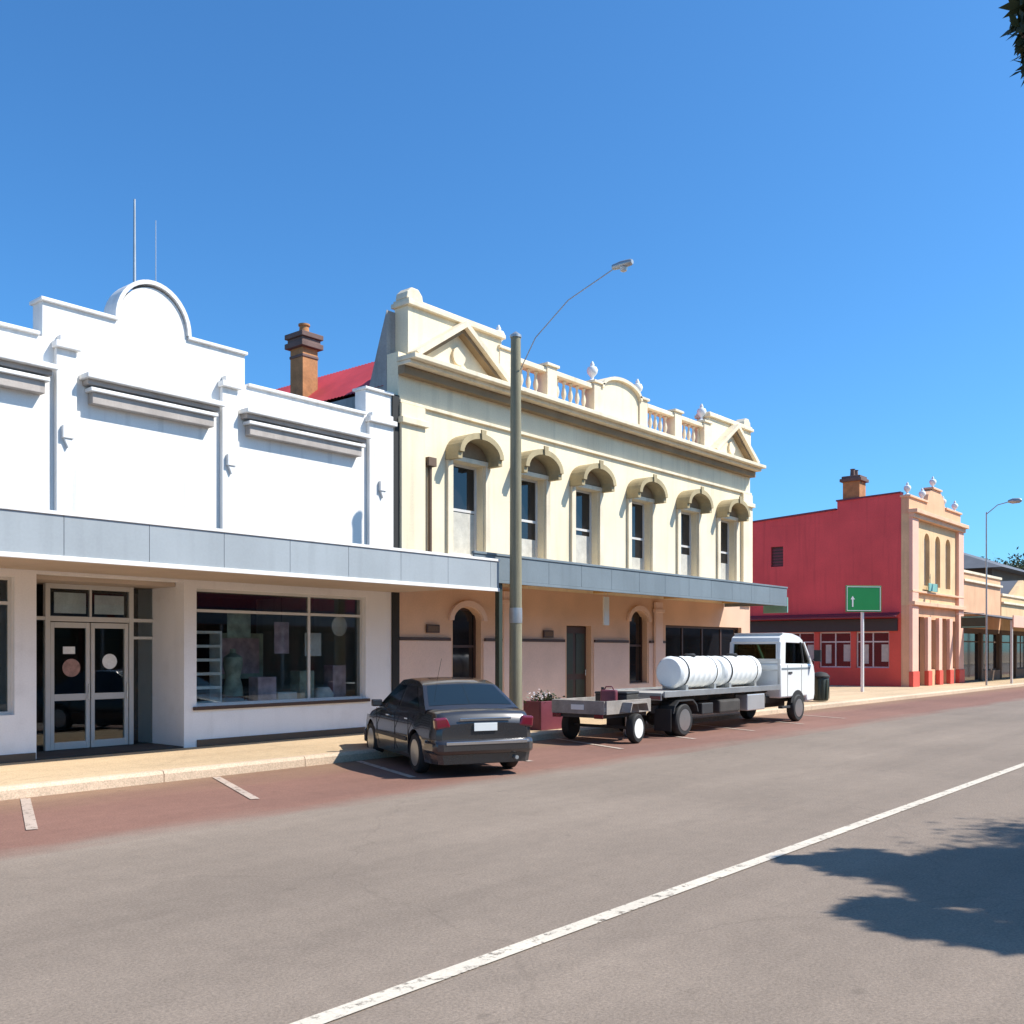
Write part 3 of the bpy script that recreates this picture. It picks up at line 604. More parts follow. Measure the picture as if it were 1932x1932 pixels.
c2 = rp('chimney', MB().box(RX+.05, RX+.85, 17.3, 18.1, 7.5, 9.85), M['chimney']); part('chimney_cap', MB().box(RX-.07, RX+.97, 17.18, 18.22, 9.852, 10.0).box(RX+.0, RX+.9, 17.25, 18.15, 10.0, 10.12), M['chimcap'], c2, bev=.02)
for q in (.25, .65): part('chimney_pot', MB().lathe([(.12, 10.12), (.10, 10.42), (.13, 10.46)], c=(RX+q, 17.7, 0), n=12), M['chimcap'], c2, smooth=True)
rp('roof', MB().prism([(RX+.3, 7.9), (RX+4, 8.9), (RX+7.9, 7.9)], 15.6, 26.9), M['redroof'])
rp('far_side_wall', MB().box(RX+7.7, RX+7.98, 15.36, 27, 0, 8.0), M['redwall'])
uh = [(48.1, 48.9, 4.9, 7.4, 'arch'), (49.75, 50.55, 4.9, 7.4, 'arch'), (51.4, 52.2, 4.9, 7.4, 'arch')]
rp('front_wall', wall(RX, RX+7.98, 3.9, 8.1, 15.0, 15.35, uh), M['tanstone'])
for a, b, c, d, _ in uh: add_window(red, (a+b)/2-RX, .2, c, b-a, d-c, M['frame'], M['darkglass'], .06, (), (1.3,), blind=.3)
fg = [(47.0, 48.1, FP, 3.4), (48.7, 49.8, .9, 3.3), (50.4, 51.5, FP, 3.4), (52.0, 53.0, .9, 3.3)]
rp('front_street_wall', wall(RX, RX+7.98, FP, 3.898, 15.0, 15.35, fg), M['peach'])
for a, b, c, d in fg: add_window(red, (a+b)/2-RX, .2, c, b-a, d-c, M['brown'], M['darkglass'], .07, (), (1.9,), name='door' if c < .5 else 'window')
for a in (45.95, 48.15, 49.85, 51.55, 53.1):
    bq = .85 if a < 46 or a > 53 else .5
    rp('front_pilaster', MB().box(a, a+bq, 14.84, 14.998, .85, 8.05 if bq > .6 else 3.4), M['pinkpil'], bev=.015); rp('pilaster_base', MB().box(a-.03, a+bq+.03, 14.80, 14.998, FP, .848), M['redbase'], bev=.01)
rp('front_string', MB().box(RX-.05, RX+8.03, 14.72, 14.998, 3.902, 4.08).box(RX-.02, RX+8.0, 14.82, 14.998, 4.5, 4.6), M['salmontrim'], bev=.015)
rp('front_cornice', MB().box(RX-.1, RX+8.08, 14.60, 14.998, 8.10, 8.28).box(RX-.05, RX+8.03, 14.75, 14.998, 7.9, 8.098), M['salmontrim'], bev=.015)
rp('front_parapet', MB().prism([(RX, 8.102), (RX+7.98, 8.102), (RX+7.98, 8.85), (RX+5.4, 8.85), (RX+5.2, 9.3), (RX+4.6, 9.62), (RX+3.4, 9.62), (RX+2.8, 9.3), (RX+2.6, 8.85), (RX, 8.85)], 15.0, 15.35), M['peach'])
rp('parapet_coping', MB().box(RX-.05, RX+2.6, 14.92, 15.4, 8.852, 8.95).box(RX+5.4, RX+8.03, 14.92, 15.4, 8.852, 8.95).box(RX+3.3, RX+4.7, 14.92, 15.4, 9.622, 9.72), M['salmontrim'], bev=.012)
for q in (.3, 2.4, 5.6, 7.6): part('urn', ume, None, red, loc=(q, .17, 8.95)).scale = (1.1, 1.1, 1.1)
part('urn', ume, None, red, loc=(4.0, .17, 9.72)).scale = (1.1, 1.1, 1.1)
rp('green_front_board', MB().box(48.0, 49.3, 14.74, 14.80, 4.62, 5.0), M['teal'], bev=.01)
gs = thing('projecting_sign', 'dark green sign projecting from the front of the corner building at far right', 'sign', (52.6, 14.0, 2.95)); part('board', MB().box(-.05, .05, -.6, .6, 0, .6), M['post'], gs, bev=.01); part('bracket', MB().tube([(0, -.5, .72), (0, .82, .72)], .02, 8), M['steel'], gs); part('border', MB().box(-.056, -.051, -.56, .56, .03, .07).box(-.056, -.051, -.56, .56, .53, .57), M['teal'], gs)

# ================================================================== far row of shops
def far_shop(x0, x1, h, m, lb, ver_z, mver, gable=False, name='shop_building', opp=False):
    b = thing(name, lb, 'shop', (x1, -8.9, 0) if opp else (x0, 15, 0), math.pi if opp else 0); W = x1-x0
    n = max(2, int(W/3)); st = W/n; hl = [(i*st+.16, (i+1)*st-.12, (.7 if i % 2 else FP), 2.8) for i in range(n)]
    part('front_wall', MB().box(0, W, 0, .3, 3.002, h), m, b); part('street_wall', wall(0, W, FP, 3.0, 0, .3, hl), M['brown'], b)  # street wall coloured dark brown to carry the shade under the verandah
    for i, (a, c, z0, z1) in enumerate(hl): add_window(b, (a+c)/2, .15, z0, c-a, z1-z0, M['brown'], M['darkglass'], .07, ((0,) if i % 2 else ()), (z1-z0-.5,), name='window' if i % 2 else 'door')
    part('side_wall', MB().box(0, .3, .302, 12, 0, h-.8), m, b); part('side_wall', MB().box(W-.3, W, .302, 12, 0, h-.8), m, b); part('rear_wall', MB().box(.3, W-.3, 11.7, 12, 0, h-.8), m, b)
    part('coping', MB().box(-.05, W+.05, -.08, .38, h+.002, h+.14).box(-.0, W, -.14, -.002, h-.45, h-.33), M['creamtrim'], b, bev=.015)
    if gable: part('gable_peak', MB().prism([(W*.25, h+.142), (W*.75, h+.142), (W*.5, h+1.2)], 0, .3), m, b)
    part('roof', MB().prism([(.0, h-.8), (W/2, h+1.2 if gable else h-.1), (W, h-.8)], .32, 12.2), M['greyiron'], b)
    v_ = part('verandah_roof', MB().prism([(-2.4, ver_z), (-2.4, ver_z+.06), (-.002, ver_z+.5), (-.002, ver_z+.44)], 0.02, W-.02, 'x'), M['greyiron'], b)
    part('fascia', MB().box(.02, W-.02, -2.46, -2.402, ver_z-.35, ver_z+.25), mver, v_, bev=.01)
    k = 0
    while k*3.2 < W-.2: part('post', MB().box(k*3.2+.1, k*3.2+.2, -2.38, -2.28, FP, ver_z-.001), M['frame'], v_); k += 1
    return b
far_shop(54.2, 61.8, 5.9, M['peach'], 'low peach shop directly right of the corner building, pale verandah fascia', 3.35, M['pinkpil'])
far_shop(62.0, 72.5, 5.0, M['tanstone'], 'orange-tan gabled shop with dark verandah near the right edge of the picture', 3.3, M['brown'], True)
far_shop(72.8, 86, 5.6, M['cream'], 'pale shop beyond the tan gabled shop along the same footpath', 3.3, M['fascia'])
far_shop(86.3, 104, 6.2, M['pinkish'], 'pink-beige shop farthest along the footpath', 3.4, M['creamtrim'])
far_shop(9, 20, 6.0, M['chimney'], 'orange-brown shop across the road behind the street trees', 3.3, M['fascia2'], opp=True)
far_shop(20.3, 34, 7.0, M['redwall'], 'dark red shop across the road, right of the orange-brown one', 3.3, M['fascia2'], True, opp=True)
far_shop(34.3, 52, 6.4, M['tanstone'], 'tan shop across the road between the dark red and the cream one', 3.3, M['fascia2'], opp=True)
far_shop(52.3, 72, 7.4, M['cream'], 'cream shop across the road, gabled, beyond the tan one', 3.3, M['fascia2'], True, opp=True)
far_shop(72.3, 96, 6.6, M['peach'], 'peach shop across the road, farthest from the camera', 3.3, M['fascia2'], opp=True)
hs = thing('hall_building', 'grey-roofed brown hall rising behind the low shops at the right edge', 'building', (82, 20.5, 0))
part('wall', MB().box(0, 20, 0, 12, 0, 8.2), M['brown'], hs); part('roof', MB().add([(-1,-1,8.2),(21,-1,8.2),(21,13,8.2),(-1,13,8.2),(5,6,10.9),(15,6,10.9)], [(0,1,5,4),(1,2,5),(2,3,4,5),(3,0,4),(0,3,2,1)]), M['greyiron'], hs)
for q in range(5): add_window(hs, 2+q*4, -.08, 5.2, 1.2, 1.6, M['frame'], M['darkglass'], .07)

# ================================================================== street furniture
pole = thing('utility_pole', 'tall weathered timber pole in front of the hotel, carrying a street lamp arm', 'pole', (14.90, 12.46, FP))
part('shaft', MB().tube([(0, 0, 0), (0, 0, 2), (.0, 0, 5), (0, 0, 7.85)], [.135, .125, .115, .10], 18), M['pole'], pole, smooth=True)
part('pole_cap', MB().lathe([(.115, 7.851), (.115, 7.90), (.02, 7.97)], n=16), M['galv'], pole, smooth=True)
am = part('lamp_arm', MB().tube([(0, -.12, 7.2), (0, -.5, 7.75), (0, -1.3, 8.3), (0, -2.3, 8.62)], .010, 8), M['galv'], pole, smooth=True)
part('lamp_head', MB().lathe([(.04, -.24), (.06, -.20), (.07, .0), (.05, .18), (.02, .2)], c=(0, 0, 0), n=14, axis='y'), M['galv'], pole, (0, -2.5, 8.66), smooth=True)
part('lamp_lens', MB().lathe([(.075, -.2), (.06, -.26), (.02, -.28)], n=12), M['steel'], pole, (0, -2.55, 8.80), smooth=True)
part('pole_band', MB().lathe([(.13, 2.2), (.132, 2.22), (.13, 2.5)], n=18), M['galv'], pole, smooth=True)
p2 = thing('street_lamp', 'slim grey street lamp on the footpath beyond the corner building', 'street lamp', (50.6, 12.9, FP))
part('post', MB().tube([(0, 0, 0), (0, 0, 8.3)], [.045, .03], 10), M['galv'], p2, smooth=True); part('arm', MB().tube([(0, 0, 8.2), (0, -.5, 8.6), (0, -1.0, 8.7)], .022, 8), M['galv'], p2, smooth=True); part('lamp_head', MB().lathe([(.05, -.3), (.12, -.2), (.13, .1), (.06, .3)], n=12, axis='y'), M['galv'], p2, (0, -1.25, 8.72), smooth=True)
rs = thing('road_sign', 'green direction sign with pale border on a single pale post at the lane corner', 'road sign', (39.4, 14.7, FP), R(-42))
part('post', MB().tube([(0, 0, 0), (0, 0, 3.3)], .065, 12), M['signwhite'], rs, smooth=True)
bd = part('board', MB().box(-.76, .76, -.11, -.07, 3.22, 4.28), M['green'], rs, bev=.01)
part('border', MB().box(-.72, .72, -.116, -.112, 3.26, 3.285).box(-.72, .72, -.116, -.112, 4.215, 4.24).box(-.72, -.695, -.116, -.112, 3.286, 4.214).box(.695, .72, -.116, -.112, 3.286, 4.214), M['signwhite'], bd)
part('arrow', MB().prism([(-.5, 3.42), (-.44, 3.42), (-.44, 3.72), (-.38, 3.72), (-.47, 3.86), (-.56, 3.72), (-.5, 3.72)], -.116, -.112), M['signwhite'], bd)
bn = thing('litter_bin', 'dark green litter bin standing on the footpath beyond the truck cab', 'bin', (30.9, 12.9, FP))
part('body', MB().lathe([(.22, 0.03), (.25, .06), (.27, .75), (.25, .78)], n=20), M['post'], bn, smooth=True); part('lid', MB().lathe([(.29, .781), (.29, .83), (.2, .93), (.05, .97)], n=20), M['black'], bn, smooth=True)
for k in range(10): part('slat', MB().box(.262, .278, -.03, .03, .1, .72), M['post'], bn, (0, 0, 0), rz=k*math.pi/5)
pb = thing('planter_box', 'maroon planter with small white flowers on the footpath behind the trailer', 'planter', (16.35, 12.85, FP))
for nm, bx in (('side_panel', (-.45, .45, -.24, -.2, 0, .6)), ('side_panel', (-.45, .45, .2, .24, 0, .6)), ('end_panel', (-.45, -.41, -.2, .2, 0, .6)), ('end_panel', (.41, .45, -.2, .2, 0, .6))): part(nm, MB().box(*bx), M['maroon'], pb, bev=.008)
part('soil', MB().box(-.41, .41, -.2, .2, .5, .55), M['soil'], pb)

def leaf_mesh(name, centers, size, m, rngs, up=.25, asp=2.3):
    n = len(centers); c = np.asarray(centers, float)
    d = rngs.normal(size=(n, 3)); d[:, 2] -= up; d /= np.linalg.norm(d, axis=1)[:, None]
    e = rngs.normal(size=(n, 3)); e -= (e*d).sum(1)[:, None]*d; e /= np.linalg.norm(e, axis=1)[:, None]
    nn = np.cross(d, e); s = (size*rngs.uniform(.7, 1.3, n))[:, None]
    v = np.stack([c, c+d*s*.5+e*s/asp*.5+nn*s*.05, c+d*s, c+d*s*.5-e*s/asp*.5+nn*s*.05], 1).reshape(-1, 3)
    f = np.arange(n*4).reshape(n, 4)
    me = bpy.data.meshes.new(name); me.vertices.add(n*4); me.vertices.foreach_set('co', v.ravel()); me.loops.add(n*4); me.loops.foreach_set('vertex_index', f.ravel())
    me.polygons.add(n); me.polygons.foreach_set('loop_start', np.arange(n)*4); me.materials.append(m); me.update(); me.validate(); return me
part('foliage', leaf_mesh('foliage', rng.normal(size=(260, 3))*[.2, .1, .06]+[0, 0, .62], .09, M['leafdark'], rng), None, pb)
part('flower', leaf_mesh('flower', rng.normal(size=(90, 3))*[.18, .09, .04]+[-.1, 0, .72], .05, M['flower'], rng, asp=1.2), None, pb)

def tree(name, base, trunk_h, blobs, nleaf, leafs, lm, label, group=None, cat='tree', tr=.2, lean=(0, 0), extra=None):
    t = thing(name, label, cat, base, group=group); B = Vector(base); r_ = np.random.default_rng(int(abs(base[0]*7+base[1]*3))+5)
    fork = Vector((lean[0], lean[1], trunk_h))
    part('trunk', MB().tube([(0, 0, -.05), (lean[0]*.3, lean[1]*.3, trunk_h*.4), tuple(fork)], [tr*1.25, tr, tr*.8], 12), M['bark'], t, smooth=True)
    lb = MB(); P = []; tot = sum(b[3]**2 for b in blobs)
    for (x, y, z, rad) in blobs:
        c = Vector((x, y, z))-B; mid = fork.lerp(c, .5)+Vector((r_.normal()*.2, r_.normal()*.2, .25)); lb.tube([tuple(fork-Vector((0, 0, .15))), tuple(mid), tuple(c)], [tr*.5, tr*.28, .03], 7)
        n = int(nleaf*rad**2/tot); k = max(6, int(rad*rad*9))
        cl = r_.normal(size=(k, 3)); cl /= np.linalg.norm(cl, axis=1)[:, None]; cl *= rad*(r_.uniform(.25, 1, (k, 1))**.6); cl[:, 2] *= .75
        for q in cl[:min(k, 14)]: lb.tube([tuple(c), tuple(c+Vector(q)*.55+Vector((0, 0, .1))), tuple(c+Vector(q))], [.03, .018, .006], 5)
        idx = r_.integers(0, k, n); p = cl[idx]+r_.normal(size=(n, 3))*rad*.17; P.append(p+np.array(c))
    part('limbs', lb, M['branch'], t, smooth=True)
    if extra: extra(t, B, lb)
    part('crown', leaf_mesh('crown', np.concatenate(P), leafs, lm, r_), None, t); return t
OFF = (SUN.x/SUN.z, SUN.y/SUN.z)
def over(sx, sy, h, r): return (sx+OFF[0]*h, sy+OFF[1]*h, h, r)
# street tree right of the camera: its crown throws the dark patch on the road
tree('street_tree', (13.6, -5.6, FP), 2.6, [over(8.04, 3.58, 4.6, 0.16), over(8.25, 3.39, 4.8, 0.24), over(8.39, 3.03, 5.2, 0.38), over(8.30, 2.50, 5.8, 0.62), over(8.15, 2.95, 5.3, 0.40), over(7.75, 1.95, 5.6, .42), over(9.1, 2.2, 6.2, .5), over(8.55, 2.10, 6.2, 0.72), over(8.60, 1.70, 6.5, 0.95), over(6.97, 2.40, 4.8, 0.26), over(6.88, 2.09, 5.0, 0.34), over(6.86, 1.72, 5.4, 0.48), over(6.97, 1.42, 5.8, 0.48), over(8.75, 1.15, 6.8, 1.00), over(7.5, .9, 6.0, .62), over(8.0, .3, 6.3, .9), over(9.9, 0.5, 7.2, 1.40), over(10.64, -0.08, 7.4, 2.00)],
     260000, .13, M['leaf'], 'leafy street tree throwing the dark shadow across the road at lower right', tr=.24)
def twig(t, B, lb):
    lx = MB(); tip = Vector((2.70, .60, 3.425))-B
    st = Vector((3.2, -2.6, 5.4))-B; pts = [tuple(st), tuple(st.lerp(tip, .5)+Vector((.2, 0, .35))), tuple(tip)]
    lx.tube(pts, [.05, .03, .008], 7); lx.tube([tuple(tip+Vector((.10, -.25, .1))), tuple(tip+Vector((-.02, .0, -.1)))], [.006, .003], 5)
    part('low_branch', lx, M['branch'], t, smooth=True)
    r_ = np.random.default_rng(12); c = np.array(tip)+np.array([.082, -.062, -.03])
    p = c+r_.normal(size=(2600, 3)).clip(-1.8, 1.8)*[.042, .042, .060]; part('low_leaf_spray', leaf_mesh('low_leaf_spray', p, .05, M['leafdark'], r_, up=1.0, asp=2.6), None, t)
    p = np.array(tip)+np.array([.14, -.24, .34])+r_.normal(size=(2600, 3)).clip(-1.8, 1.8)*[.08, .09, .09]; part('low_leaf_spray', leaf_mesh('low_leaf_spray', p, .05, M['leafdark'], r_, up=1.0, asp=2.6), None, t)
tree('street_tree', (2.8, -6.0, FP), 2.6, [(2.8, -5.6, 6.6, 2.3), (4.0, -4.0, 6.3, 1.4), (1.6, -4.5, 6.0, 1.5), (3.1, -2.9, 5.6, .8)], 22000, .16, M['leafdark'], 'street tree whose low leafy branch hangs into the top right corner', tr=.22, extra=twig)
for i, (x, y, z, r) in enumerate(((112, 28, 8.5, 3.4), (124, 27, 9.5, 3.8), (136, 27, 9, 3.6), (128, 19, 9, 3.6), (146, 17, 9, 3.8))):
    tree('background_tree', (x, y, 0), z-2.5, [(x, y, z, r), (x+2, y-1, z-.8, r*.7), (x-2.1, y+.6, z-.5, r*.75), (x+.5, y+1, z+1.4, r*.6)], 5000, .42, M['leafdark'], ['dark tree just left of the others behind the hall roof', 'tallest dark tree behind the hall roof', 'dark tree right of the tallest one behind the hall', 'dark tree standing close past the last far shop', 'dark tree beside the road farthest down the street'][i], 'trees beyond the far shops', tr=.3)

# ================================================================== wheels
def wheel(par, x, y, r=.31, w=.2, side=1, rim='rim', dual=False, name='wheel'):
    wp = part(name, MB().lathe([(r*.66, -w/2), (r*.9, -w/2), (r*.985, -w*.36), (r, -w*.2), (r, w*.2), (r*.985, w*.36), (r*.9, w/2), (r*.66, w/2)], n=30, axis='y'), M['black'], par, (x, y, r), smooth=True)
    o = side*w/2
    part('rim', MB().lathe([(r*.66, -w*.46), (r*.66, w*.46)], n=30, axis='y').lathe([(r*.30, o*.70), (r*.64, o*.75), (r*.66, o*1.01), (r*.60, o*1.02)][::1], n=30, axis='y').lathe([(.05, o*.72), (.06, o*1.0), (.03, o*1.04)], n=14, axis='y'), M[rim], wp, smooth=True)
    sp_ = MB()
    for k in range(5):
        a = k*2*math.pi/5; ca, sa = math.cos(a), math.sin(a)
        sp_.add([(r*.08*-sa+ca*.04, o*.85, r*.08*ca+sa*.04), (r*.08*sa+ca*.04, o*.85, -r*.08*ca+sa*.04), (ca*r*.62+sa*r*.06, o*.98, sa*r*.62-ca*r*.06), (ca*r*.62-sa*r*.06, o*.98, sa*r*.62+ca*r*.06)], [(0,1,2,3)])
    part('spokes', sp_, M[rim], wp); return wp

# ================================================================== the charcoal sedan, nose in to the kerb
car = thing('parked_car', 'dark charcoal sedan angle-parked nose-in to the kerb, seen from behind', 'car', (11.35, 11.10, .004), R(64)); car.scale = (.91, .94, .96)
ip = lambda x, T: float(np.interp(x, [a for a, _ in T], [b for _, b in T]))
ZT = [(-2.15, .78), (-2.12, .88), (-2.04, .95), (-1.9, .975), (-1.5, .985), (-1.0, .97), (0, .94), (.8, .93), (1.1, .90), (1.6, .82), (1.95, .73), (2.08, .66), (2.15, .54)]
WT = [(-2.15, .70), (-2.1, .78), (-1.95, .83), (-1.4, .86), (0, .865), (1.2, .86), (1.75, .82), (2.0, .74), (2.1, .66), (2.15, .58)]
AX = (1.33, -1.27)
def zb(x):
    b = .20
    for a in AX:
        d = abs(x-a)
        if d < .365: b = max(b, .30+math.sqrt(.365**2-d*d))
    return b
def sect(x):
    w_ = ip(x, WT); z_ = ip(x, ZT); b = zb(x)
    L = [(w_*.95, b), (w_*.99, .36), (w_, .50), (w_*1.0, .62), (w_*.975, .74), (w_*.95, z_-.08), (w_*.90, z_-.02), (w_*.80, z_), (w_*.4, z_+.018), (0, z_+.022)]
    L = [(y, max(z, b+.004*i)) for i, (y, z) in enumerate(L)]; L = [(y, min(z, z_+.022)) for y, z in L]
    return [(x, y, z) for y, z in L] + [(x, -y, z) for y, z in L[-2::-1]]
xs = sorted(set([round(-2.15+i*.05, 3) for i in range(87)] + [a+d for a in AX for d in (-.366, -.35, .35, .366)]))
bd = MB(); bd.grid([sect(x) for x in xs]); s0 = sect(xs[0]); s1 = sect(xs[-1])
bd.add(s0, [tuple(range(len(s0)))]); bd.add(s1, [tuple(range(len(s1)-1, -1, -1))])
part('body', bd, M['carpaint'], car, smooth=True)
part('underbody', MB().box(-1.95, 1.95, -.62, .62, .17, .72), M['blackpl'], car)
RT = [(-1.62, .97), (-1.0, 1.33), (-.75, 1.385), (-.2, 1.41), (.15, 1.385), (.95, .92)]
def YG(z): return .80-.20*max(0, (z-.92)/.46)**1.15
def gs_(x):
    zr = ip(x, RT); L = []
    for k in range(6):
        z = .90+(zr-.90)*k/5; L.append((YG(z), z))
    ye = L[-1][0]; L += [(ye-.04, zr+.012), (ye*.5, zr+.025), (0, zr+.03)]
    return [(x, y, z) for y, z in L]+[(x, -y, z) for y, z in L[-2::-1]]
gx = [-1.62+i*(2.57)/48 for i in range(49)]
g = MB(); g.grid([gs_(x) for x in gx]); part('cabin', g, M['carpaint'], car, smooth=True)
def slope_glass(x0, x1, name):
    rows = []
    for i in range(9):
        x = x0+(x1-x0)*i/8; zr = ip(x, RT)+.030; ye = YG(zr-.03)-.07
        rows.append([(x, ye*k/4, zr+.004-.016*(abs(k)/4)**2) for k in range(-4, 5)])
    part(name, MB().grid(rows), M['carglass'], car, smooth=True)
slope_glass(-1.54, -1.04, 'rear_window'); slope_glass(.24, .88, 'windscreen')
def side_glass(x0, x1, sgn, name='side_window'):
    rows = []
    for i in range(7):
        z = .98+.33*i/6; s = i/6
        zr_ = z
        # slope the ends with the pillars
        xl = max(x0, -1.40+(z-.98)*1.62+.10) if x0 < -1 else x0; xr = min(x1, .84-(z-.98)*1.70-.04) if x1 > .5 else x1
        rows.append([(xl+(xr-xl)*k/4, sgn*(YG(z)+.006), z) for k in range(5)])
    part(name, MB().grid(rows), M['carglass'], car, smooth=True)
for sg_ in (-1, 1): side_glass(-1.35, -.30, sg_); side_glass(-.20, .90, sg_)
for sg_ in (-1, 1):
    part('tail_light', MB().prism([(sg_*.55, .74), (sg_*.80, .71), (sg_*.82, .88), (sg_*.62, .895)], -2.16, -2.04, 'x'), M['redlens'], car, bev=.03)
    part('headlight', MB().prism([(sg_*.38, .50), (sg_*.70, .52), (sg_*.70, .66), (sg_*.42, .62)], 1.98, 2.13, 'x'), M['chrome'], car, bev=.02)
    part('mirror', MB().box(.62, .72, sg_*.92-.09, sg_*.92+.09, .93, 1.05), M['carpaint'], car, bev=.02)
    for xh in (-.95, .12): part('door_handle', MB().box(xh, xh+.16, sg_*.862-.012, sg_*.862+.012, .80, .825), M['chrome'], car, bev=.004)
    for xh in (-.98, -.24, .86): part('door_seam', MB().box(xh, xh+.012, sg_*.868-.006, sg_*.868+.002, .28, .90), M['black'], car)
    part('side_moulding', MB().box(-.88, .94, sg_*.872-.008, sg_*.872+.008, .46, .52), M['blackpl'], car, bev=.004)
for x in AX:
    for sg_ in (-1, 1): wheel(car, x, sg_*.755, .31, .19, sg_)
part('rear_bumper', MB().prism([(-2.24, -.70), (-2.24, .70), (-2.14, .82), (-1.75, .875), (-1.75, -.875), (-2.14, -.82)], .34, .56, 'z'), M['carpaint'], car, bev=.06, smooth=True)
part('bumper_strip', MB().box(-2.25, -2.235, -.66, .66, .49, .535), M['chrome'], car, bev=.004)
part('front_bumper', MB().prism([(2.22, -.58), (2.22, .58), (2.08, .76), (1.75, .86), (1.75, -.86), (2.08, -.76)], .24, .48, 'z'), M['carpaint'], car, bev=.035)
part('number_plate', MB().box(-2.175, -2.16, -.19, .19, .68, .80), M['signwhite'], car, bev=.003)
part('boot_trim', MB().box(-2.17, -2.155, -.42, .42, .84, .875), M['chrome'], car, bev=.004)
part('exhaust', MB().tube([(-2.22, -.5, .27), (-1.9, -.5, .27)], .03, 10), M['galv'], car)
part('aerial', MB().tube([(-.9, .35, 1.39), (-1.15, .36, 1.75)], .003, 5), M['black'], car)

# ================================================================== white truck
tk = thing('tray_truck', 'white single-cab tray truck parked parallel to the kerb with two tanks aboard', 'truck', (17.3, 11.28, .004))
W2 = .72; C0, C1 = 5.55, 7.62
def rounded(poly, y0, y1, m, nm, par, bv=.06): return part(nm, MB().prism(poly, y0, y1), m, par, bev=bv, smooth=True)
cab = rounded([(C0, .62), (7.1, .62), (7.12, .48), (C1-.04, .50), (C1+.02, .66), (C1+.03, 1.22), (C1-.06, 1.46), (C0, 1.48)], -W2, W2, M['truckwhite'], 'cab', tk, .045)
rounded([(C0+.05, 2.01), (7.02, 1.99), (6.98, 2.07), (6.78, 2.16), (6.35, 2.235), (5.75, 2.25), (C0+.26, 2.21), (C0+.10, 2.13)], -W2+.055, W2-.055, M['truckwhite'], 'cab_roof', cab, .05)
for sg_ in (-1, 1):
    y0, y1 = sorted((sg_*(W2-.10), sg_*(W2-.025)))
    part('pillar', MB().prism([(C0, 1.47), (C0+.34, 1.47), (C0+.36, 2.02), (C0+.06, 2.02)], y0, y1), M['truckwhite'], cab, bev=.012)
    part('pillar', MB().prism([(7.46, 1.45), (7.56, 1.45), (7.06, 2.02), (6.97, 2.02)], y0, y1), M['truckwhite'], cab, bev=.012)
    part('pillar', MB().prism([(6.98, 1.47), (7.02, 1.47), (6.84, 2.02), (6.80, 2.02)], y0, y1), M['blackpl'], cab)
    yg0, yg1 = sorted((sg_*(W2-.075), sg_*(W2-.065)))
    part('side_window', MB().prism([(C0+.345, 1.49), (6.975, 1.49), (6.795, 2.005), (C0+.365, 2.005)], yg0, yg1), M['cabglass'], tk)
    part('quarter_window', MB().prism([(7.025, 1.49), (7.45, 1.49), (6.975, 2.005), (6.845, 2.005)], yg0, yg1), M['cabglass'], tk)
    for xh in (C0+.40, 6.78): part('door_seam', MB().box(xh, xh+.014, sg_*(W2+.001)-.003, sg_*(W2+.001)+.003, .66, 1.45), M['black'], cab)
    part('door_handle', MB().box(6.0, 6.2, sg_*(W2+.012)-.012, sg_*(W2+.012)+.012, 1.22, 1.27), M['blackpl'], cab, bev=.006)
    part('side_stripe', MB().box(C0+.06, 7.3, sg_*(W2+.002)-.003, sg_*(W2+.002)+.003, 1.32, 1.37), M['fascia2'], cab)
    part('mirror', MB().box(7.38, 7.44, sg_*(W2+.17)-.09, sg_*(W2+.17)+.09, 1.52, 1.82).tube([(7.42, sg_*W2, 1.52), (7.42, sg_*(W2+.12), 1.64)], .012, 6), M['blackpl'], cab, bev=.01)
    part('headlight', MB().box(C1+.01, C1+.06, sg_*.52-.14, sg_*.52+.14, .78, .98), M['chrome'], cab, bev=.01)
    part('step', MB().box(5.62, 6.08, sg_*(W2-.06)-.08, sg_*(W2-.06)+.04, .36, .42), M['blackpl'], cab, bev=.008)
part('windscreen', MB().prism([(7.52, 1.48), (7.535, 1.48), (7.02, 2.01), (7.005, 2.01)], -W2+.10, W2-.10), M['cabglass'], tk)
part('rear_window', MB().prism([(C0+.03, 1.55), (C0+.04, 1.55), (C0+.09, 1.97), (C0+.08, 1.97)], -W2+.14, W2-.14), M['cabglass'], tk)
part('rear_frame', MB().box(C0+.02, C0+.08, -W2+.10, W2-.10, 1.482, 1.55).box(C0+.07, C0+.12, -W2+.10, W2-.10, 1.97, 2.01).box(C0+.03, C0+.09, -W2+.10, -W2+.14, 1.55, 1.97).box(C0+.03, C0+.09, W2-.14, W2-.10, 1.55, 1.97), M['truckwhite'], cab)
for sg_ in (-1, 1):
    st = part('seat', MB().box(5.9, 6.4, sg_*.36-.23, sg_*.36+.23, 1.2, 1.46), M['blackpl'], cab, bev=.03); part('seat_back', MB().prism([(5.92, 1.4), (6.05, 1.4), (5.97, 1.84), (5.87, 1.84)], sg_*.36-.22, sg_*.36+.22), M['maroon'], st, bev=.02)
    part('head_rest', MB().box(5.86, 5.94, sg_*.36-.12, sg_*.36+.12, 1.86, 1.97), M['blackpl'], st, bev=.02)
part('dashboard', MB().prism([(7.0, 1.3), (7.46, 1.3), (7.46, 1.5), (7.1, 1.56)], -W2+.12, W2-.12), M['blackpl'], cab, bev=.02)
part('steering_wheel', MB().tube([(6.92+.08*math.cos(a)*0-.06*math.sin(a), -.36+.2*math.cos(a), 1.66+.18*math.sin(a)) for a in [k*math.pi/8 for k in range(17)]], .014, 6), M['black'], cab)
TL = 5.42
for sg_ in (-1, 1): part('chassis_rail', MB().box(.15, 7.0, sg_*.38-.04, sg_*.38+.04, .50, .66), M['chassis'], tk)
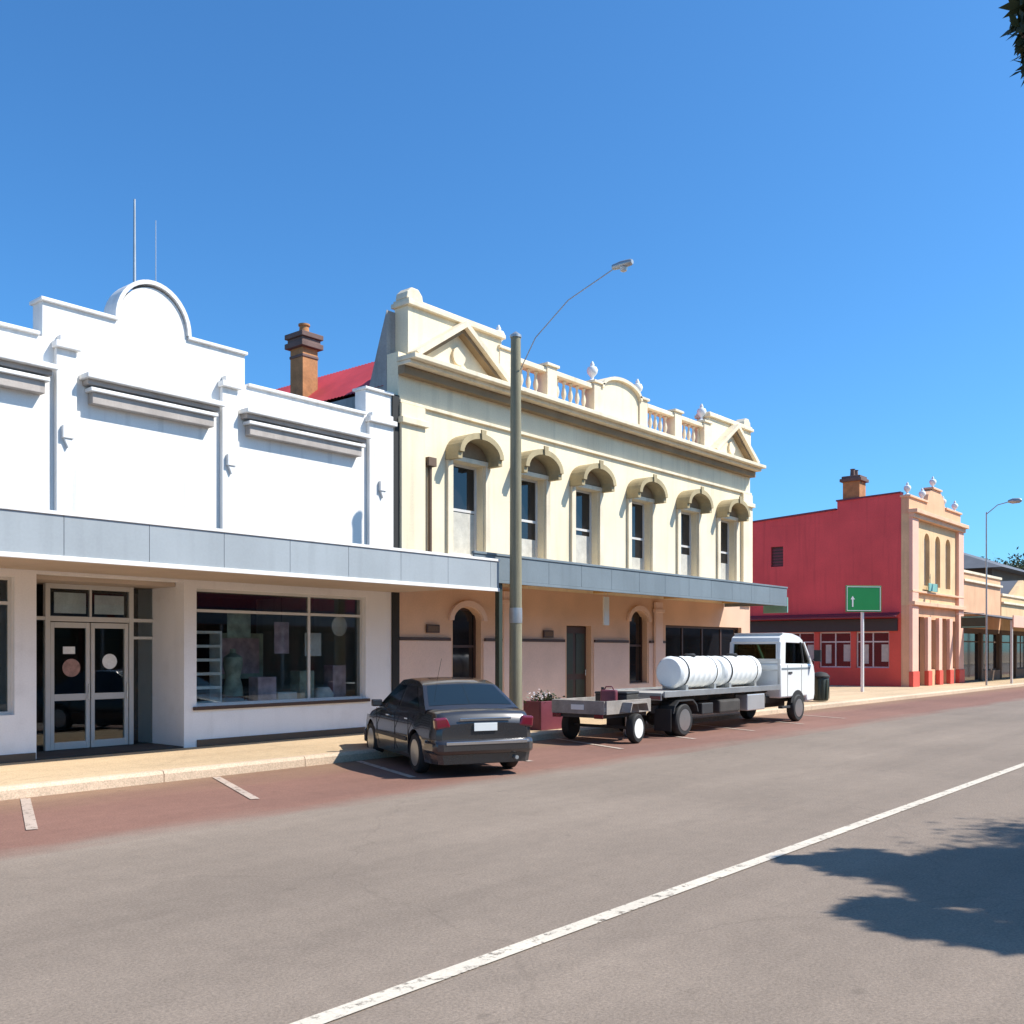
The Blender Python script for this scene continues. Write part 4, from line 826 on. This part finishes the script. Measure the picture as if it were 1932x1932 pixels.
part('gearbox', MB().box(5.4, 6.9, -.22, .22, .36, .60), M['chassis'], tk, bev=.03); part('drive_shaft', MB().tube([(1.0, 0, .42), (5.4, 0, .5)], .045, 8), M['chassis'], tk); part('axle', MB().tube([(.82, -.6, .34), (.82, .6, .34)], .06, 8).lathe([(.05, -.14), (.16, -.06), (.16, .06), (.05, .14)], c=(.82, 0, .36), n=12, axis='x'), M['chassis'], tk)
part('tray', MB().box(0, TL, -W2-.04, W2+.04, .87, .93), M['deck'], tk, bev=.008)
for i in range(9): part('tray_cross_member', MB().box(.15+i*.58, .21+i*.58, -W2+.02, W2-.02, .80, .868), M['chassis'], tk)
for sg_ in (-1, 1): part('tray_rail', MB().box(0, TL, sg_*(W2+.04)-.018, sg_*(W2+.04)+.018, .84, .965), M['galv'], tk, bev=.005); part('sub_frame', MB().box(.1, TL-.1, sg_*.38-.05, sg_*.38+.05, .70, .80), M['chassis'], tk)
part('headboard', MB().box(TL-.06, TL-.01, -.78, -.73, .97, 1.6).box(TL-.06, TL-.01, .73, .78, .97, 1.6).box(TL-.06, TL-.01, -.73, .73, 1.55, 1.6).box(TL-.055, TL-.015, -.73, .73, 1.30, 1.34), M['galv'], tk)
part('tail_board', MB().box(-.05, -.01, -W2, W2, .78, .93), M['galv'], tk, bev=.005)
for sg_ in (-1, 1):
    part('tail_light', MB().box(-.07, -.052, sg_*.58-.12, sg_*.58+.12, .80, .87), M['redlens'], tk)
    part('mudguard', MB().prism([(.30, .50), (.36, .66), (.52, .77), (1.12, .77), (1.28, .66), (1.34, .50), (1.31, .50), (1.25, .64), (1.10, .74), (.54, .74), (.39, .64), (.33, .50)], sg_*.62-.18, sg_*.62+.18), M['blackpl'], tk)
    wheel(tk, .82, sg_*.68, .345, .18, sg_, 'rim'); wheel(tk, .82, sg_*.47, .345, .18, sg_, 'rim'); wheel(tk, 6.55, sg_*.66, .345, .20, sg_, 'rim')
    part('wheel_arch', MB().prism([(6.55+.43*math.cos(t), .40+.40*math.sin(t)) for t in [k*math.pi/14 for k in range(1, 14)]], sg_*(W2+.003)-.004, sg_*(W2+.003)+.004), M['black'], tk)
    part('mud_flap', MB().box(.20, .215, sg_*.60-.2, sg_*.60+.2, .14, .6), M['black'], tk)
part('fuel_tank', MB().box(2.4, 3.4, -.74, -.44, .40, .70), M['chassis'], tk, bev=.05); part('tool_box', MB().box(3.7, 4.6, -.76, -.44, .40, .78), M['steel'], tk, bev=.02)
part('battery_box', MB().box(1.6, 2.1, -.74, -.44, .42, .66), M['blackpl'], tk, bev=.02); part('spare_wheel', MB().lathe([(.12, -.09), (.3, -.09), (.34, 0), (.3, .09), (.12, .09)], c=(2.6, .1, .58), n=22), M['black'], tk, smooth=True)
def tankthing(x, L_, lb):
    t = thing('water_tank', lb, 'tank', (x, 11.22, .934)); r = .36
    pr = [(.12, 0), (r*.85, .02), (r, .09)]
    nr = int(L_/.25)
    for i in range(nr): a = .09+(L_-.18)*i/nr; b_ = .09+(L_-.18)*(i+1)/nr; pr += [(r, a+.02), (r*.965, a+.05), (r*.965, b_-.05), (r, b_-.02)]
    pr += [(r, L_-.09), (r*.85, L_-.02), (.12, L_)]
    part('shell', MB().lathe(pr, n=28, axis='x'), M['tank'], t, (0, 0, r+.03), smooth=True)
    for q in (.25, L_-.35): part('cradle', MB().box(q, q+.1, -.3, .3, 0, .12), M['galv'], t)
    for q in (.3, L_-.3): part('strap', MB().lathe([(r+.004, q-.02), (r+.006, q), (r+.004, q+.02)], n=28, axis='x'), M['blackpl'], t, (0, 0, r+.03))
    part('lid', MB().lathe([(.13, 0), (.13, .05), (.1, .07)], n=18), M['blackpl'], t, (L_/2, 0, 2*r+.015)); return t
tankthing(18.62, 1.86, 'white ribbed water tank at the rear of the truck tray'); tankthing(20.62, 1.9, 'white ribbed water tank just behind the truck cab')
# trailer
tr = thing('box_trailer', 'low pale box trailer standing behind the tray truck', 'trailer', (15.35, 11.25, .004)); tr.scale = (.80, 1, 1)
part('floor', MB().box(0, 1.95, -.62, .62, .60, .63), M['olddeck'], tr)
for sg_ in (-1, 1): part('side_panel', MB().box(0, 1.95, sg_*.64-.02, sg_*.64+.02, .58, .84), M['olddeck'], tr, bev=.006); part('mudguard', MB().prism([(.58, .62), (.66, .80), (1.34, .80), (1.42, .62), (1.39, .62), (1.32, .775), (.68, .775), (.61, .62)], sg_*.78-.11, sg_*.78+.11), M['olddeck'], tr)
part('tail_gate', MB().box(-.04, -.001, -.62, .62, .58, .84), M['olddeck'], tr, bev=.006); part('front_panel', MB().box(1.951, 1.99, -.62, .62, .58, .84), M['olddeck'], tr, bev=.006)
part('frame_rail', MB().box(0, 1.95, -.55, -.48, .50, .615).box(0, 1.95, .48, .55, .50, .615).box(.0, .07, -.48, .48, .51, .61), M['chassis'], tr)
part('axle', MB().tube([(1.0, -.75, .29), (1.0, .75, .29)], .03, 8), M['chassis'], tr)
for sg_ in (-1, 1): wheel(tr, 1.0, sg_*.78, .29, .17, sg_, 'signwhite'); part('tail_light', MB().box(-.06, -.042, sg_*.5-.1, sg_*.5+.1, .5, .58), M['redlens'], tr)
part('drawbar', MB().tube([(1.95, -.5, .54), (2.75, 0, .50)], .035, 6).tube([(1.95, .5, .54), (2.75, 0, .50)], .035, 6).tube([(2.7, 0, .50), (2.95, 0, .50)], .04, 8), M['chassis'], tr)
part('jockey_wheel', MB().tube([(2.45, .2, .75), (2.45, .2, .12)], .02, 8).lathe([(.09, -.03), (.09, .03)], c=(2.45, .2, .09), n=14, axis='y'), M['galv'], tr)
part('side_number_plate', MB().box(-.058, -.042, -.15, .15, .66, .76), M['signwhite'], tr)

def load(nm, lb, cat, loc, rz): return thing(nm, lb, cat, loc, rz)
t = load('tool_chest', 'dark low tool chest lying in the front of the box trailer', 'tool chest', (16.45, 11.1, .637), R(8))
part('box_body', MB().box(-.28, .28, -.35, .35, 0, .30), M['chassis'], t, bev=.015); part('lid', MB().box(-.29, .29, -.36, .36, .302, .35), M['blackpl'], t, bev=.015); part('latch', MB().box(-.30, -.291, -.05, .05, .2, .34), M['galv'], t)
t = load('fuel_can', 'small upright maroon fuel can in the middle of the box trailer', 'fuel can', (15.95, 10.95, .637), R(20))
part('can_body', MB().box(-.09, .09, -.16, .16, 0, .40), M['maroon'], t, bev=.03); part('handle', MB().tube([(0, -.1, .39), (0, -.06, .46), (0, .06, .46), (0, .1, .39)], .014, 6), M['maroon'], t); part('cap', MB().lathe([(.03, .38), (.03, .45)], c=(0, .13, 0), n=10), M['blackpl'], t)
t = load('timber_offcuts', 'pale timber boards stacked in the rear of the box trailer', 'timber', (15.42, 11.3, .637), R(-4))
for q in range(4): part('board', MB().box(.0, 1.05, -.3+q*.15, -.17+q*.15, .0 if q % 2 else .002, .045), M['stock'], t, (0, 0, 0), rz=R(q*2-3)); 
for q in range(3): part('board', MB().box(.05, .95, -.2+q*.15, -.08+q*.15, .047, .09), M['tanstone'], t, (0, 0, 0), rz=R(4-q*3))
